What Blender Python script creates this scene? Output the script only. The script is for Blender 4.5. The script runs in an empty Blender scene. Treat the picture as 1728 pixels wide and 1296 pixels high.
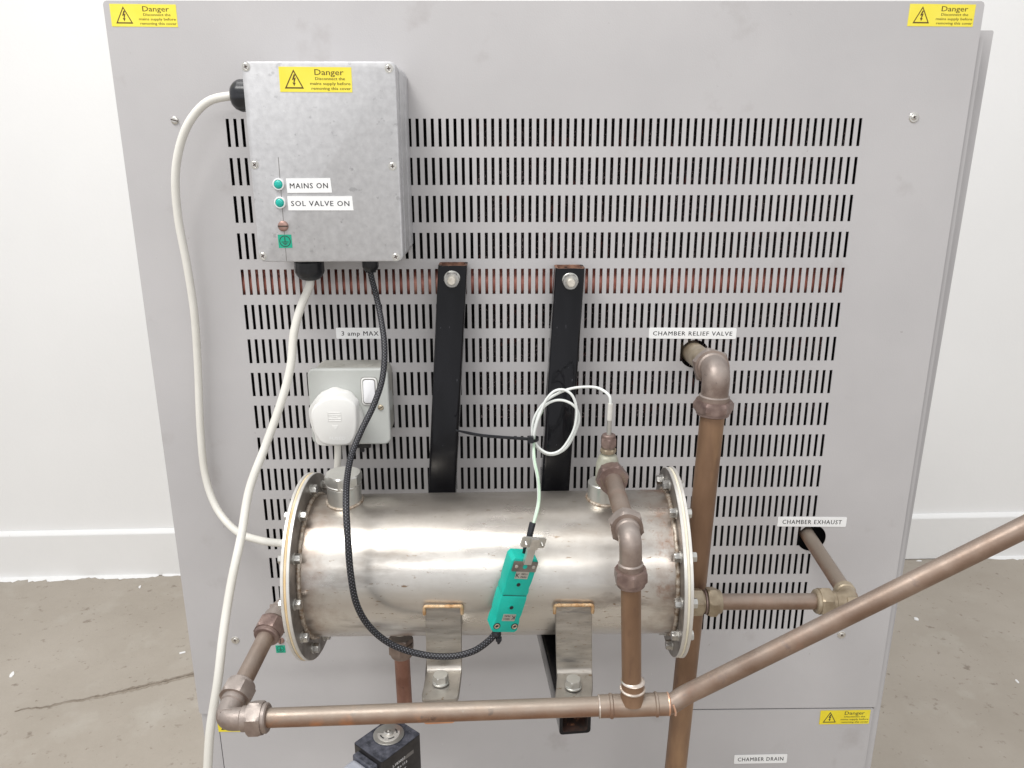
import bpy, math, random
from mathutils import Vector, Matrix, noise
random.seed(7)
sc = bpy.context.scene
col = sc.collection
# ------------------------------------------------------------------ camera, world, lights
# model units are millimetres measured from the top centre of the slot grid; the floor is 1272 mm below
ZO = 1272.0
def M3(p): return Vector((p[0]*.001, p[1]*.001, (p[2]+ZO)*.001))
CAMP = Vector((-41.187, -780.541, -21.843)); F = 1350.0
cp, sp = math.cos(.292508), math.sin(.292508)
cy, sy = math.cos(.012532), math.sin(.012532)
cr, sr = math.cos(-.001431), math.sin(-.001431)
fw = Vector((sy*cp, cy*cp, -sp)); r0 = Vector((cy, -sy, 0)); u0 = r0.cross(fw)
rt = cr*r0 + sr*u0; up = -sr*r0 + cr*u0
cd = bpy.data.cameras.new('camera'); cam = bpy.data.objects.new('camera', cd); col.objects.link(cam)
cd.sensor_width = 36; cd.lens = F/1728*36; cd.clip_start = .02; cd.clip_end = 60
m = Matrix((rt, up, -fw)).transposed().to_4x4(); m.translation = M3(CAMP); cam.matrix_world = m
sc.camera = cam
w = bpy.data.worlds.new('World'); sc.world = w; w.use_nodes = True
w.node_tree.nodes['Background'].inputs[0].default_value = (.97, .975, 1, 1)
w.node_tree.nodes['Background'].inputs[1].default_value = .80
sc.view_settings.view_transform = 'Standard'; sc.view_settings.look = 'None'; sc.view_settings.exposure = 0
def area(name, loc, target, sx, sy_, energy, colr=(1, .985, .96)):
    l = bpy.data.lights.new(name, 'AREA'); l.shape = 'RECTANGLE'; l.size = sx; l.size_y = sy_; l.energy = energy; l.color = colr
    o = bpy.data.objects.new(name, l); col.objects.link(o); o.location = loc
    o.rotation_euler = (Vector(target)-Vector(loc)).to_track_quat('-Z', 'Y').to_euler(); return o
area('ceiling_lamp_wide', (-.9, -.9, 3.0), (0, .2, .9), 1.2, .8, 41)
area('ceiling_lamp_strip', (.3, -3.7, 2.75), (0, 0, .9), 3.4, .16, 26)
area('rear_wall_fill', (0, .75, 3.2), (0, 1.2, .8), 3.2, .5, 14)  # added area light that brightens the back wall; no lamp known there

# pixel of the photograph + one known world coordinate -> point in the place (mm)
def ray(px, py): return fw + rt*((px-864)/F) + up*((648-py)/F)
def PY(px, py, Y):
    d = ray(px, py); return CAMP + d*((Y-CAMP.y)/d.y)
def PZ(px, py, Z):
    d = ray(px, py); return CAMP + d*((Z-CAMP.z)/d.z)
def PX(px, py, X):
    d = ray(px, py); return CAMP + d*((X-CAMP.x)/d.x)
def PD(px, py, D): return CAMP + ray(px, py)*D

# ------------------------------------------------------------------ materials
def ramp(nt, pts):
    r = nt.nodes.new('ShaderNodeValToRGB'); e = r.color_ramp.elements
    e[0].position, e[1].position = pts[0][0], pts[-1][0]
    e[0].color = (*pts[0][1], 1); e[1].color = (*pts[-1][1], 1)
    for p, c in pts[1:-1]:
        k = e.new(p); k.color = (*c, 1)
    return r
def g(v): return (v, v, v)
def mat(name, c1, c2=None, rough=.5, metal=0., scale=60, detail=4, bump=0., bscale=300, spots=None, rvar=0., coat=0., spec=.5, extra=None, aniso=(1, 1, 1), lo=.35, hi=.65):
    """c1..c2 mixed by noise; spots=[(colour, scale, threshold, softness)]; all in object space (metres)"""
    mt = bpy.data.materials.new(name); mt.use_nodes = True; nt = mt.node_tree; N = nt.nodes; L = nt.links
    b = N['Principled BSDF']; b.inputs['Roughness'].default_value = rough; b.inputs['Metallic'].default_value = metal
    b.inputs['Coat Weight'].default_value = coat; b.inputs['Specular IOR Level'].default_value = spec
    tc = N.new('ShaderNodeTexCoord'); mp = N.new('ShaderNodeMapping'); mp.inputs['Scale'].default_value = aniso
    L.new(tc.outputs['Object'], mp.inputs['Vector']); vec = mp.outputs[0]
    colr = None
    def nz(s, d=4, off=0., r=.55):
        n = N.new('ShaderNodeTexNoise'); n.inputs['Scale'].default_value = s; n.inputs['Detail'].default_value = d; n.inputs['Roughness'].default_value = r
        if off:
            a = N.new('ShaderNodeVectorMath'); a.operation = 'ADD'; a.inputs[1].default_value = (off, off*.7, off*1.3); L.new(vec, a.inputs[0]); L.new(a.outputs[0], n.inputs['Vector'])
        else: L.new(vec, n.inputs['Vector'])
        return n.outputs['Fac']
    base = nz(scale, detail)
    rp = ramp(nt, [(lo, c1), (hi, c2 if c2 else c1)]); L.new(base, rp.inputs[0]); colr = rp.outputs[0]
    for i, (sc_, s, th, soft) in enumerate(spots or []):
        f = nz(s, 5, 3.1+i*2.7, .6); q = ramp(nt, [(th, g(0)), (min(th+soft, .999), g(1))]); L.new(f, q.inputs[0])
        mx = N.new('ShaderNodeMix'); mx.data_type = 'RGBA'; L.new(q.outputs[0], mx.inputs['Factor']); L.new(colr, mx.inputs['A']); mx.inputs['B'].default_value = (*sc_, 1); colr = mx.outputs['Result']
    if extra: colr = extra(nt, tc, colr)
    L.new(colr, b.inputs['Base Color'])
    if rvar:
        mr = N.new('ShaderNodeMapRange'); mr.inputs['To Min'].default_value = max(rough-rvar, .02); mr.inputs['To Max'].default_value = rough+rvar
        mr.inputs['From Min'].default_value = .3; mr.inputs['From Max'].default_value = .7; L.new(nz(scale*1.7, 5, 9.), mr.inputs['Value']); L.new(mr.outputs[0], b.inputs['Roughness'])
    if bump:
        bp = N.new('ShaderNodeBump'); bp.inputs['Strength'].default_value = 1; bp.inputs['Distance'].default_value = bump; L.new(nz(bscale, 5, 1.3), bp.inputs['Height']); L.new(bp.outputs[0], b.inputs['Normal'])
    return mt
def grad_mix(axis, a, bnd, colour, nscale=40, amp=.02, strength=1.):
    """stain of its own colour lying beyond a coordinate (object space), with a ragged edge"""
    def fn(nt, tc, c):
        N, L = nt.nodes, nt.links
        s = N.new('ShaderNodeSeparateXYZ'); L.new(tc.outputs['Object'], s.inputs[0])
        n = N.new('ShaderNodeTexNoise'); n.inputs['Scale'].default_value = nscale; n.inputs['Detail'].default_value = 6; L.new(tc.outputs['Object'], n.inputs['Vector'])
        ma = N.new('ShaderNodeMath'); ma.operation = 'MULTIPLY_ADD'; ma.inputs[1].default_value = amp*2; L.new(n.outputs['Fac'], ma.inputs[0]); L.new(s.outputs[axis], ma.inputs[2])
        mr = N.new('ShaderNodeMapRange'); mr.inputs['From Min'].default_value = a+amp; mr.inputs['From Max'].default_value = bnd+amp; L.new(ma.outputs[0], mr.inputs['Value'])
        mr.inputs['To Max'].default_value = strength
        mx = N.new('ShaderNodeMix'); mx.data_type = 'RGBA'; L.new(mr.outputs[0], mx.inputs['Factor']); L.new(c, mx.inputs['A']); mx.inputs['B'].default_value = (*colour, 1)
        return mx.outputs['Result']
    return fn
def chain(*fs):
    def fn(nt, tc, c):
        for f in fs: c = f(nt, tc, c)
        return c
    return fn

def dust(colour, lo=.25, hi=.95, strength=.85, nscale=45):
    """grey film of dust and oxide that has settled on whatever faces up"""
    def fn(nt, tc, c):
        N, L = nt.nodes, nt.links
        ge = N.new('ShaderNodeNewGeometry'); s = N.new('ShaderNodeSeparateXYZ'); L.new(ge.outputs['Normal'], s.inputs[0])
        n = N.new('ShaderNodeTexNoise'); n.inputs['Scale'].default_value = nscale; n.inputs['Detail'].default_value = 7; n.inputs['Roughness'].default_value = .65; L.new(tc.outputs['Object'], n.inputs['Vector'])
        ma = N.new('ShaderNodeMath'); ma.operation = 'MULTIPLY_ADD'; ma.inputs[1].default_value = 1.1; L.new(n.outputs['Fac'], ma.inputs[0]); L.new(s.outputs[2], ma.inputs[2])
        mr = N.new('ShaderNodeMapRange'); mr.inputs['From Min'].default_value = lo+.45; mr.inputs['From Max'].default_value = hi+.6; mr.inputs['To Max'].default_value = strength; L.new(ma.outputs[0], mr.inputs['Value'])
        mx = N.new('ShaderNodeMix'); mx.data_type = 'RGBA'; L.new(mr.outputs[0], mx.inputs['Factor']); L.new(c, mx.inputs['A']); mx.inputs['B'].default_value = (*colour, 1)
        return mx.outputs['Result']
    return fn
MT = dict(
 paint=mat('grey_powder_paint', (.487, .475, .478), (.525, .512, .514), rough=.36, scale=7, bump=.00012, bscale=700, spots=[((.42, .40, .395), 14, .62, .14), ((.36, .335, .33), 90, .72, .05), ((.66, .65, .65), 150, .745, .02)]),
 body=mat('grey_body_paint', (.48, .468, .471), (.51, .498, .50), rough=.45, scale=9, bump=.0001, bscale=700),
 wall=mat('white_wall_paint', (.89, .89, .88), (.91, .91, .90), rough=.7, scale=3, bump=.0003, bscale=120),
 skirt=mat('skirting_paint', (.885, .885, .875), (.90, .90, .89), rough=.45, scale=8, bump=.0004, bscale=60, spots=[((.60, .58, .55), 30, .74, .03)]),
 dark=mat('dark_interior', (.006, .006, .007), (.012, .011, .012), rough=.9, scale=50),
 fins=mat('condenser_fins', (.010, .008, .009), (.03, .02, .02), rough=.8, scale=220, detail=6, spots=[((.5, .40, .40), 330, .57, .07), ((.20, .07, .06), 70, .58, .08)]),
 header=mat('copper_header', (.25, .075, .055), (.42, .16, .12), rough=.45, metal=.35, scale=30, spots=[((.7, .36, .28), 25, .6, .1)]),
 cast=mat('die_cast_aluminium', (.50, .50, .51), (.60, .60, .61), rough=.45, metal=.3, scale=170, detail=9, lo=.32, hi=.68, bump=.0001, bscale=900, rvar=.08,
          spots=[((.66, .66, .67), 60, .66, .08), ((.30, .30, .31), 110, .67, .06), ((.53, .53, .54), 50, .60, .12), ((.42, .42, .43), 120, .64, .06)]),
 galv=mat('grey_enamel', (.50, .515, .49), (.54, .555, .53), rough=.42, scale=30, bump=.00008, bscale=1500, coat=.1, spots=[((.38, .37, .33), 45, .68, .1)]),
 galvtop=mat('dusty_grey_enamel', (.38, .37, .33), (.50, .49, .45), rough=.7, scale=60, detail=7),
 plug=mat('white_plastic', (.78, .775, .75), (.84, .835, .81), rough=.38, scale=18, spots=[((.66, .58, .50), 130, .73, .05)]),
 rocker=mat('white_rocker', (.86, .86, .88), rough=.3),
 cable=mat('white_pvc_cable', (.72, .70, .64), (.80, .785, .73), rough=.42, scale=14, bump=.0002, bscale=40, spots=[((.55, .50, .42), 60, .74, .05)]),
 ptfe=mat('white_ptfe_lead', (.80, .83, .80), (.84, .86, .84), rough=.35, scale=60),
 green=mat('pale_green_lead', (.52, .69, .52), (.62, .77, .62), rough=.35, scale=60),
 black=mat('black_plastic', (.010, .011, .014), (.02, .021, .026), rough=.32, scale=40, bump=.0002, bscale=400),
 blackpaint=mat('black_gloss_paint', (.003, .003, .004), (.008, .008, .010), spec=.3, rough=.10, scale=30, rvar=.12, bump=.0002, bscale=90, aniso=(1, 1, .25), spots=[((.09, .09, .10), 520, .70, .03)]),
 rust=mat('rusty_steel', (.09, .04, .028), (.32, .17, .11), rough=.85, scale=140, detail=7, bump=.0006, bscale=300, spots=[((.02, .015, .013), 60, .56, .05)]),
 rustdark=mat('dark_rusty_bore', (.02, .014, .011), (.075, .035, .024), rough=.85, scale=110, detail=7, spots=[((.42, .19, .10), 45, .62, .06)]),
 orange=mat('rust_wash', (.45, .20, .10), (.55, .28, .15), rough=.7, scale=60),
 zinc=mat('zinc_plate', (.55, .545, .51), (.66, .655, .62), rough=.33, metal=.78, scale=90, lo=.2, hi=.8),
 thread=mat('zinc_thread', (.62, .58, .50), (.78, .74, .66), rough=.42, metal=.6, scale=150, bump=.0003, bscale=500),
 steelfoot=mat('brushed_stainless', (.38, .355, .32), (.54, .51, .465), rough=.40, metal=.85, scale=30, detail=6, aniso=(1, 1, 6), rvar=.1, bump=.00012, bscale=500,
           spots=[((.27, .19, .12), 170, .62, .08), ((.30, .29, .28), 24, .57, .14)]),
 flange=mat('flange_steel', (.20, .18, .165), (.36, .33, .30), rough=.45, metal=.7, scale=50, detail=6, rvar=.1),
 flangerim=mat('flange_rim', (.66, .64, .60), (.78, .76, .72), rough=.4, metal=.45, scale=60, rvar=.1),
 gasket=mat('cream_gasket', (.72, .52, .27), (.80, .70, .50), rough=.7, scale=24, detail=3),
 gasket2=mat('pale_gasket', (.76, .70, .52), (.82, .78, .66), rough=.7, scale=24, detail=3),
 weld=mat('weld_bead', (.25, .17, .11), (.62, .56, .48), rough=.5, metal=.5, scale=260, detail=5, bump=.0008, bscale=260),
 goldweld=mat('heat_tinted_weld', (.48, .27, .12), (.70, .52, .32), rough=.5, metal=.4, scale=160, detail=5, bump=.0008, bscale=300),
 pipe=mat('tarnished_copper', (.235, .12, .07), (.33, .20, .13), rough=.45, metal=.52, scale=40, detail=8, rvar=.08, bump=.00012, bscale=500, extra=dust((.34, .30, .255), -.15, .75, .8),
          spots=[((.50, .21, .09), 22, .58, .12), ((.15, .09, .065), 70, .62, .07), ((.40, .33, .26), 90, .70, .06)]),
 pipebrown=mat('brown_copper', (.19, .11, .065), (.295, .18, .11), rough=.42, metal=.4, scale=26, detail=8, rvar=.08, bump=.0001, bscale=500, aniso=(1, 1, .3),
          spots=[((.40, .25, .14), 14, .58, .15), ((.15, .085, .06), 34, .62, .08), ((.42, .36, .30), 260, .74, .03)]),
 pipered=mat('red_copper', (.24, .11, .075), (.34, .18, .13), rough=.45, metal=.4, scale=40, detail=7, spots=[((.14, .07, .05), 60, .62, .08)]),
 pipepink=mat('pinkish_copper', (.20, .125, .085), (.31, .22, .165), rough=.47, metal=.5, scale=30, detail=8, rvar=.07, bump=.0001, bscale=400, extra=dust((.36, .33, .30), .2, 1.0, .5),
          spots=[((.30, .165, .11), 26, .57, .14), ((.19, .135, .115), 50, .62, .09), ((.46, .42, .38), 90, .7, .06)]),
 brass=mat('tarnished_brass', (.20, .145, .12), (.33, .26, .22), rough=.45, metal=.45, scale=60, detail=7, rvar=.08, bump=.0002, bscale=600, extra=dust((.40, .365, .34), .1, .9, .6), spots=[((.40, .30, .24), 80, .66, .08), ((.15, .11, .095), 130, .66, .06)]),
 brasspale=mat('pale_brass', (.28, .22, .15), (.44, .37, .27), rough=.42, metal=.5, scale=60, detail=6, rvar=.08, spots=[((.28, .16, .10), 50, .64, .1)]),
 brassdark=mat('cast_recess', (.11, .08, .07), rough=.6),
 brassnut=mat('mauve_brass_nut', (.19, .13, .115), (.32, .235, .205), rough=.42, metal=.5, scale=90, detail=6, rvar=.08, bump=.0002, bscale=600),
 brassgreen=mat('verdigris_brass', (.33, .32, .25), (.47, .47, .39), rough=.5, metal=.3, scale=90, detail=6, spots=[((.36, .45, .34), 60, .60, .1)]),
 solder=mat('solder_ring', (.60, .50, .42), (.78, .72, .66), rough=.3, metal=.7, scale=120),
 coppersolder=mat('clean_copper', (.66, .36, .22), (.80, .55, .42), rough=.35, metal=.6, scale=120),
 yellow=mat('yellow_label', (.87, .74, .05), (.90, .79, .09), rough=.5, scale=30),
 yellow2=mat('wrinkled_yellow_label', (.86, .68, .02), (.90, .76, .04), rough=.4, scale=30, bump=.0008, bscale=90),
 ink=mat('brown_black_print', (.10, .055, .01), rough=.6), ink2=mat('black_print', (.025, .025, .028), rough=.6),
 labelw=mat('white_label', (.90, .905, .90), (.93, .935, .93), rough=.4, scale=40),
 earthg=mat('green_earth_label', (.0, .36, .22), (.01, .41, .26), rough=.5, scale=50),
 lens=mat('green_lens', (.0, .38, .31), (.01, .50, .42), rough=.25, scale=900, coat=.4, bump=.0003, bscale=1200),
 coppers=mat('copper_screw', (.33, .19, .16), (.44, .29, .25), rough=.45, metal=.5, scale=120),
 screw=mat('nickel_screw', (.60, .58, .54), (.74, .72, .68), rough=.28, metal=.85, scale=200),
 boltst=mat('bolt_steel', (.36, .35, .33), (.60, .59, .56), rough=.3, metal=.9, scale=120, detail=5, rvar=.1),
 slot=mat('screw_recess', (.07, .05, .04), rough=.7),
 brassscrew=mat('brass_screw', (.50, .42, .30), (.62, .55, .42), rough=.35, metal=.7, scale=200),
 teal=mat('teal_thermoplastic', (.0, .43, .335), (.005, .50, .40), rough=.42, scale=60, bump=.0001, bscale=900),
 coil=mat('black_coil_moulding', (.035, .038, .05), (.12, .125, .155), rough=.55, scale=160, detail=8, bump=.0004, bscale=500, spots=[((.15, .155, .18), 330, .64, .06)]),
 coilside=mat('black_coil_side', (.013, .012, .013), (.028, .026, .027), rough=.4, scale=120),
 coilplug=mat('grey_cable_plug', (.40, .42, .48), (.52, .54, .59), rough=.5, scale=40, spots=[((.25, .26, .30), 60, .66, .08)]),
 white=mat('white_print', (.8, .8, .8), rough=.6), greybar=mat('grey_print', (.16, .15, .14), rough=.6),
 clear=mat('clear_sleeve', (.62, .60, .55), (.72, .70, .66), rough=.2, scale=100, coat=.5),
)
def shell_mat():
    def ex(nt, tc, c):
        N, L = nt.nodes, nt.links
        s = N.new('ShaderNodeSeparateXYZ'); L.new(tc.outputs['Object'], s.inputs[0])
        ab = N.new('ShaderNodeMath'); ab.operation = 'SUBTRACT'; ab.inputs[1].default_value = -.0525; L.new(s.outputs[0], ab.inputs[0])
        a2 = N.new('ShaderNodeMath'); a2.operation = 'ABSOLUTE'; L.new(ab.outputs[0], a2.inputs[0])
        n = N.new('ShaderNodeTexNoise'); n.inputs['Scale'].default_value = 55; n.inputs['Detail'].default_value = 7; n.inputs['Roughness'].default_value = .65; L.new(tc.outputs['Object'], n.inputs['Vector'])
        ma = N.new('ShaderNodeMath'); ma.operation = 'MULTIPLY_ADD'; ma.inputs[1].default_value = .10; L.new(n.outputs['Fac'], ma.inputs[0]); L.new(a2.outputs[0], ma.inputs[2])
        mr = N.new('ShaderNodeMapRange'); mr.inputs['From Min'].default_value = .180; mr.inputs['From Max'].default_value = .222; mr.inputs['To Max'].default_value = .62; L.new(ma.outputs[0], mr.inputs['Value'])
        mx = N.new('ShaderNodeMix'); mx.data_type = 'RGBA'; L.new(mr.outputs[0], mx.inputs['Factor']); L.new(c, mx.inputs['A']); mx.inputs['B'].default_value = (.26, .155, .10, 1)
        # rust bloom round the right boss and weld
        n2 = N.new('ShaderNodeTexNoise'); n2.inputs['Scale'].default_value = 38; n2.inputs['Detail'].default_value = 9; n2.inputs['Roughness'].default_value = .75; L.new(tc.outputs['Object'], n2.inputs['Vector'])
        m1 = N.new('ShaderNodeMath'); m1.operation = 'MULTIPLY_ADD'; m1.inputs[1].default_value = 2.2; L.new(s.outputs[0], m1.inputs[0]); L.new(n2.outputs['Fac'], m1.inputs[2])
        m2 = N.new('ShaderNodeMath'); m2.operation = 'MULTIPLY_ADD'; m2.inputs[1].default_value = 1.6; L.new(s.outputs[2], m2.inputs[0]); L.new(m1.outputs[0], m2.inputs[2])
        r3 = N.new('ShaderNodeMapRange'); r3.inputs['From Min'].default_value = .90; r3.inputs['From Max'].default_value = 1.02; r3.inputs['To Max'].default_value = .6; L.new(m2.outputs[0], r3.inputs['Value'])
        n5 = N.new('ShaderNodeTexNoise'); n5.inputs['Scale'].default_value = 9; n5.inputs['Detail'].default_value = 6
        mpp = N.new('ShaderNodeMapping'); mpp.inputs['Scale'].default_value = (.12, 1.2, 3.2); L.new(tc.outputs['Object'], mpp.inputs['Vector']); L.new(mpp.outputs[0], n5.inputs['Vector'])
        r5 = N.new('ShaderNodeMapRange'); r5.inputs['From Min'].default_value = .52; r5.inputs['From Max'].default_value = .68; r5.inputs['To Max'].default_value = .38; L.new(n5.outputs['Fac'], r5.inputs['Value'])
        m5 = N.new('ShaderNodeMix'); m5.data_type = 'RGBA'; L.new(r5.outputs[0], m5.inputs['Factor']); L.new(mx.outputs['Result'], m5.inputs['A']); m5.inputs['B'].default_value = (.34, .30, .26, 1); mx = m5
        m4 = N.new('ShaderNodeMix'); m4.data_type = 'RGBA'; L.new(r3.outputs[0], m4.inputs['Factor']); L.new(mx.outputs['Result'], m4.inputs['A']); m4.inputs['B'].default_value = (.33, .17, .105, 1)
        return m4.outputs['Result']
    m_ = mat('stained_stainless_shell', (.57, .545, .505), (.76, .735, .695), rough=.34, metal=.88, scale=20, detail=9, rvar=.10, aniso=(.3, 1, 1), bump=.00006, bscale=260, lo=.3, hi=.7,
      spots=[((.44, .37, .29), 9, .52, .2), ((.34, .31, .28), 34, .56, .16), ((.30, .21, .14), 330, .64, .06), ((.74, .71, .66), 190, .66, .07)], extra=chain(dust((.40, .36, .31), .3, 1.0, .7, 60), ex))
    return m_
MT['shell'] = shell_mat()
def braid_mat():
    m_ = mat('braided_sleeve', (.02, .02, .024), rough=.5); nt = m_.node_tree; N, L = nt.nodes, nt.links; b = N['Principled BSDF']
    uv = N.new('ShaderNodeUVMap'); s = N.new('ShaderNodeSeparateXYZ'); L.new(uv.outputs[0], s.inputs[0])
    outs = []
    for sgn in (1, -1):
        a = N.new('ShaderNodeMath'); a.operation = 'MULTIPLY_ADD'; a.inputs[1].default_value = sgn*5.0; L.new(s.outputs[1], a.inputs[0])
        k = N.new('ShaderNodeMath'); k.operation = 'MULTIPLY'; k.inputs[1].default_value = .36; L.new(s.outputs[0], k.inputs[0]); L.new(k.outputs[0], a.inputs[2])
        f = N.new('ShaderNodeMath'); f.operation = 'FRACT'; L.new(a.outputs[0], f.inputs[0])
        c = N.new('ShaderNodeMath'); c.operation = 'PINGPONG'; c.inputs[1].default_value = .5; L.new(f.outputs[0], c.inputs[0]); outs.append(c)
    mu = N.new('ShaderNodeMath'); mu.operation = 'MULTIPLY'; L.new(outs[0].outputs[0], mu.inputs[0]); L.new(outs[1].outputs[0], mu.inputs[1])
    rp = ramp(nt, [(.05, (.006, .006, .008)), (.13, (.03, .03, .036)), (.19, (.20, .20, .23)), (.25, (.38, .38, .42))]); L.new(mu.outputs[0], rp.inputs[0]); L.new(rp.outputs[0], b.inputs['Base Color'])
    bp = N.new('ShaderNodeBump'); bp.inputs['Distance'].default_value = .0006; L.new(mu.outputs[0], bp.inputs['Height']); L.new(bp.outputs[0], b.inputs['Normal'])
    return m_
MT['braid'] = braid_mat()
def floor_mat():
    m_ = mat('worn_concrete', (.36, .318, .265), (.43, .386, .33), rough=.75, scale=3.5, detail=12, bump=.0012, bscale=70, lo=.3, hi=.7,
             spots=[((.45, .415, .36), 7, .56, .2), ((.24, .20, .16), 17, .71, .06), ((.25, .21, .17), 75, .66, .06), ((.25, .21, .17), 34, .62, .1), ((.58, .55, .50), 90, .73, .03)])
    return m_
MT['floor'] = floor_mat()

# ------------------------------------------------------------------ mesh building
def frame(o, z, x=None):
    z = Vector(z).normalized(); x = Vector(x) if x is not None else (Vector((1, 0, 0)) if abs(z.x) < .9 else Vector((0, 0, 1)))
    x = (x - z*x.dot(z)).normalized(); y = z.cross(x)
    mm = Matrix((x, y, z)).transposed().to_4x4(); mm.translation = Vector(o); return mm
XZ = lambda o: frame(o, (0, -1, 0), (1, 0, 0))      # a plate facing the camera side: local x right, y up, z out of the panel
class MB:
    def __init__(s): s.v = []; s.f = []; s.mi = []; s.uv = {}; s.cur = 0
    def add(s, vs, fs, mx=None):
        b = len(s.v)
        for p in vs:
            p = Vector(p); s.v.append(mx @ p if mx is not None else p)
        for f in fs: s.f.append(tuple(b+i for i in f)); s.mi.append(s.cur)
        return b
    def lathe(s, prof, mx, n=32, rfun=None, cap=True):
        vs, fs = [], []; k = len(prof)
        for r, z in prof:
            for i in range(n):
                t = 2*math.pi*i/n; q = rfun(t, r, z) if rfun else r
                vs.append((q*math.cos(t), q*math.sin(t), z))
        for j in range(k-1):
            for i in range(n):
                i2 = (i+1) % n; fs.append((j*n+i, j*n+i2, (j+1)*n+i2, (j+1)*n+i))
        if cap:
            fs.append(tuple(range(n-1, -1, -1))); fs.append(tuple((k-1)*n+i for i in range(n)))
        s.add(vs, fs, mx); return s
    def hexnut(s, mx, af, h, ch=None, ends=(1, 1), rin=None, n=48):
        R = af/2; Rc = R*1.015; ch = ch if ch is not None else af*.07
        def hexr(t): 
            a = (t % (math.pi/3)) - math.pi/6; return R/math.cos(a)
        zs = [(0, Rc) if ends[0] else (0, 9e9), (ch, Rc+ch*1.5), (h*.5, 9e9), (h-ch, Rc+ch*1.5) if ends[1] else (h-ch, 9e9), (h, Rc) if ends[1] else (h, 9e9)]
        prof = [(q, z) for z, q in zs]
        if rin: prof = [(-rin, 0)] + prof + [(-rin, h)]
        s.lathe(prof, mx, n, rfun=lambda t, r, z: (-r if r < 0 else min(hexr(t), r))); return s
    def box(s, x0, x1, y0, y1, z0, z1, mx=None, r=0, seg=4, axis='z', ch=0):
        """box; r rounds the four edges along axis z; ch chamfers the top (z1) rim"""
        if r <= 0: pts = [(x0, y0), (x1, y0), (x1, y1), (x0, y1)]
        else:
            pts = []
            for cx, cy_, a0 in ((x1-r, y0+r, -90), (x1-r, y1-r, 0), (x0+r, y1-r, 90), (x0+r, y0+r, 180)):
                for i in range(seg+1):
                    a = math.radians(a0+90*i/seg); pts.append((cx+r*math.cos(a), cy_+r*math.sin(a)))
        return s.prism(pts, z0, z1, mx, ch)
    def prism(s, pts, z0, z1, mx=None, ch=0, chb=0):
        n = len(pts); cx = sum(p[0] for p in pts)/n; cy_ = sum(p[1] for p in pts)/n
        def inset(c):
            out = []
            for i, p in enumerate(pts):
                a, b = pts[i-1], pts[(i+1) % n]
                e1 = Vector((p[0]-a[0], p[1]-a[1])); e2 = Vector((b[0]-p[0], b[1]-p[1]))
                if e1.length < 1e-6: e1 = e2
                if e2.length < 1e-6: e2 = e1
                n1 = Vector((-e1.y, e1.x)).normalized(); n2 = Vector((-e2.y, e2.x)).normalized(); q = (n1+n2); q = q/max(.3, q.dot(n1)) if q.length > 1e-6 else n1
                out.append((p[0]+q.x*c, p[1]+q.y*c))
            return out
        ar = sum(pts[i][0]*pts[(i+1) % n][1]-pts[(i+1) % n][0]*pts[i][1] for i in range(n))
        if ar < 0: pts = pts[::-1]
        rings = []
        if chb: rings += [[(*p, z0) for p in inset(chb)], [(*p, z0+chb) for p in pts]]
        else: rings += [[(*p, z0) for p in pts]]
        if ch: rings += [[(*p, z1-ch) for p in pts], [(*p, z1-ch*.3) for p in inset(ch*.35)], [(*p, z1) for p in inset(ch)]]
        else: rings += [[(*p, z1) for p in pts]]
        vs = [p for r_ in rings for p in r_]; fs = []
        for j in range(len(rings)-1):
            for i in range(n): fs.append((j*n+i, j*n+(i+1) % n, (j+1)*n+(i+1) % n, (j+1)*n+i))
        fs.append(tuple(range(n-1, -1, -1))); fs.append(tuple((len(rings)-1)*n+i for i in range(n)))
        s.add(vs, fs, mx); return s
    def tube(s, pts, r, n=14, smooth=0, cap=True, closed=False, rf=None):
        pts = [Vector(p) for p in pts]
        if smooth: pts = catmull(pts, smooth)
        k = len(pts); t0 = (pts[1]-pts[0]).normalized(); x = t0.orthogonal().normalized(); vs = []; us = []; L = 0; pt = t0
        for i, p in enumerate(pts):
            t = (pts[min(i+1, k-1)]-pts[max(i-1, 0)]).normalized()
            q = pt.rotation_difference(t); x = (q @ x); x = (x-t*x.dot(t)).normalized(); y = t.cross(x); pt = t
            if i: L += (p-pts[i-1]).length
            rr = rf(i/(k-1), p) if rf else r
            for j in range(n):
                a = 2*math.pi*j/n; vs.append(p+(x*math.cos(a)+y*math.sin(a))*rr); us.append((L, j/n))
        fs = []; b = len(s.v)
        for i in range(k-1):
            for j in range(n):
                f = (i*n+j, i*n+(j+1) % n, (i+1)*n+(j+1) % n, (i+1)*n+j); fs.append(f)
                s.uv[len(s.f)+len(fs)-1] = [us[i*n+j], (us[i*n][0], (j+1)/n), (us[(i+1)*n][0], (j+1)/n), us[(i+1)*n+j]]
        if cap: fs.append(tuple(range(n-1, -1, -1))); fs.append(tuple((k-1)*n+j for j in range(n)))
        s.add(vs, fs); return s
    def build(s, name, mats, parent=None, origin=None, ang=35, label=None, kind=None):
        """one mesh object; its vertices are stored relative to the origin of its thing"""
        o0 = Vector(origin) if origin is not None else (Vector(parent['_o']) if parent is not None and '_o' in parent else Vector((0, 0, 0)))
        me = bpy.data.meshes.new(name)
        me.from_pydata([((p-o0)*.001)[:] for p in s.v], [], s.f)
        if not isinstance(mats, (list, tuple)): mats = [mats]
        for m_ in mats: me.materials.append(MT[m_] if isinstance(m_, str) else m_)
        me.polygons.foreach_set('material_index', s.mi)
        if s.uv:
            ul = me.uv_layers.new(name='UVMap')
            for fi, uvs in s.uv.items():
                p = me.polygons[fi]
                for k, li in enumerate(p.loop_indices): ul.data[li].uv = uvs[k]
        me.polygons.foreach_set('use_smooth', [len(f) <= 6 for f in s.f]); me.set_sharp_from_angle(angle=math.radians(ang)); me.update()
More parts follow.
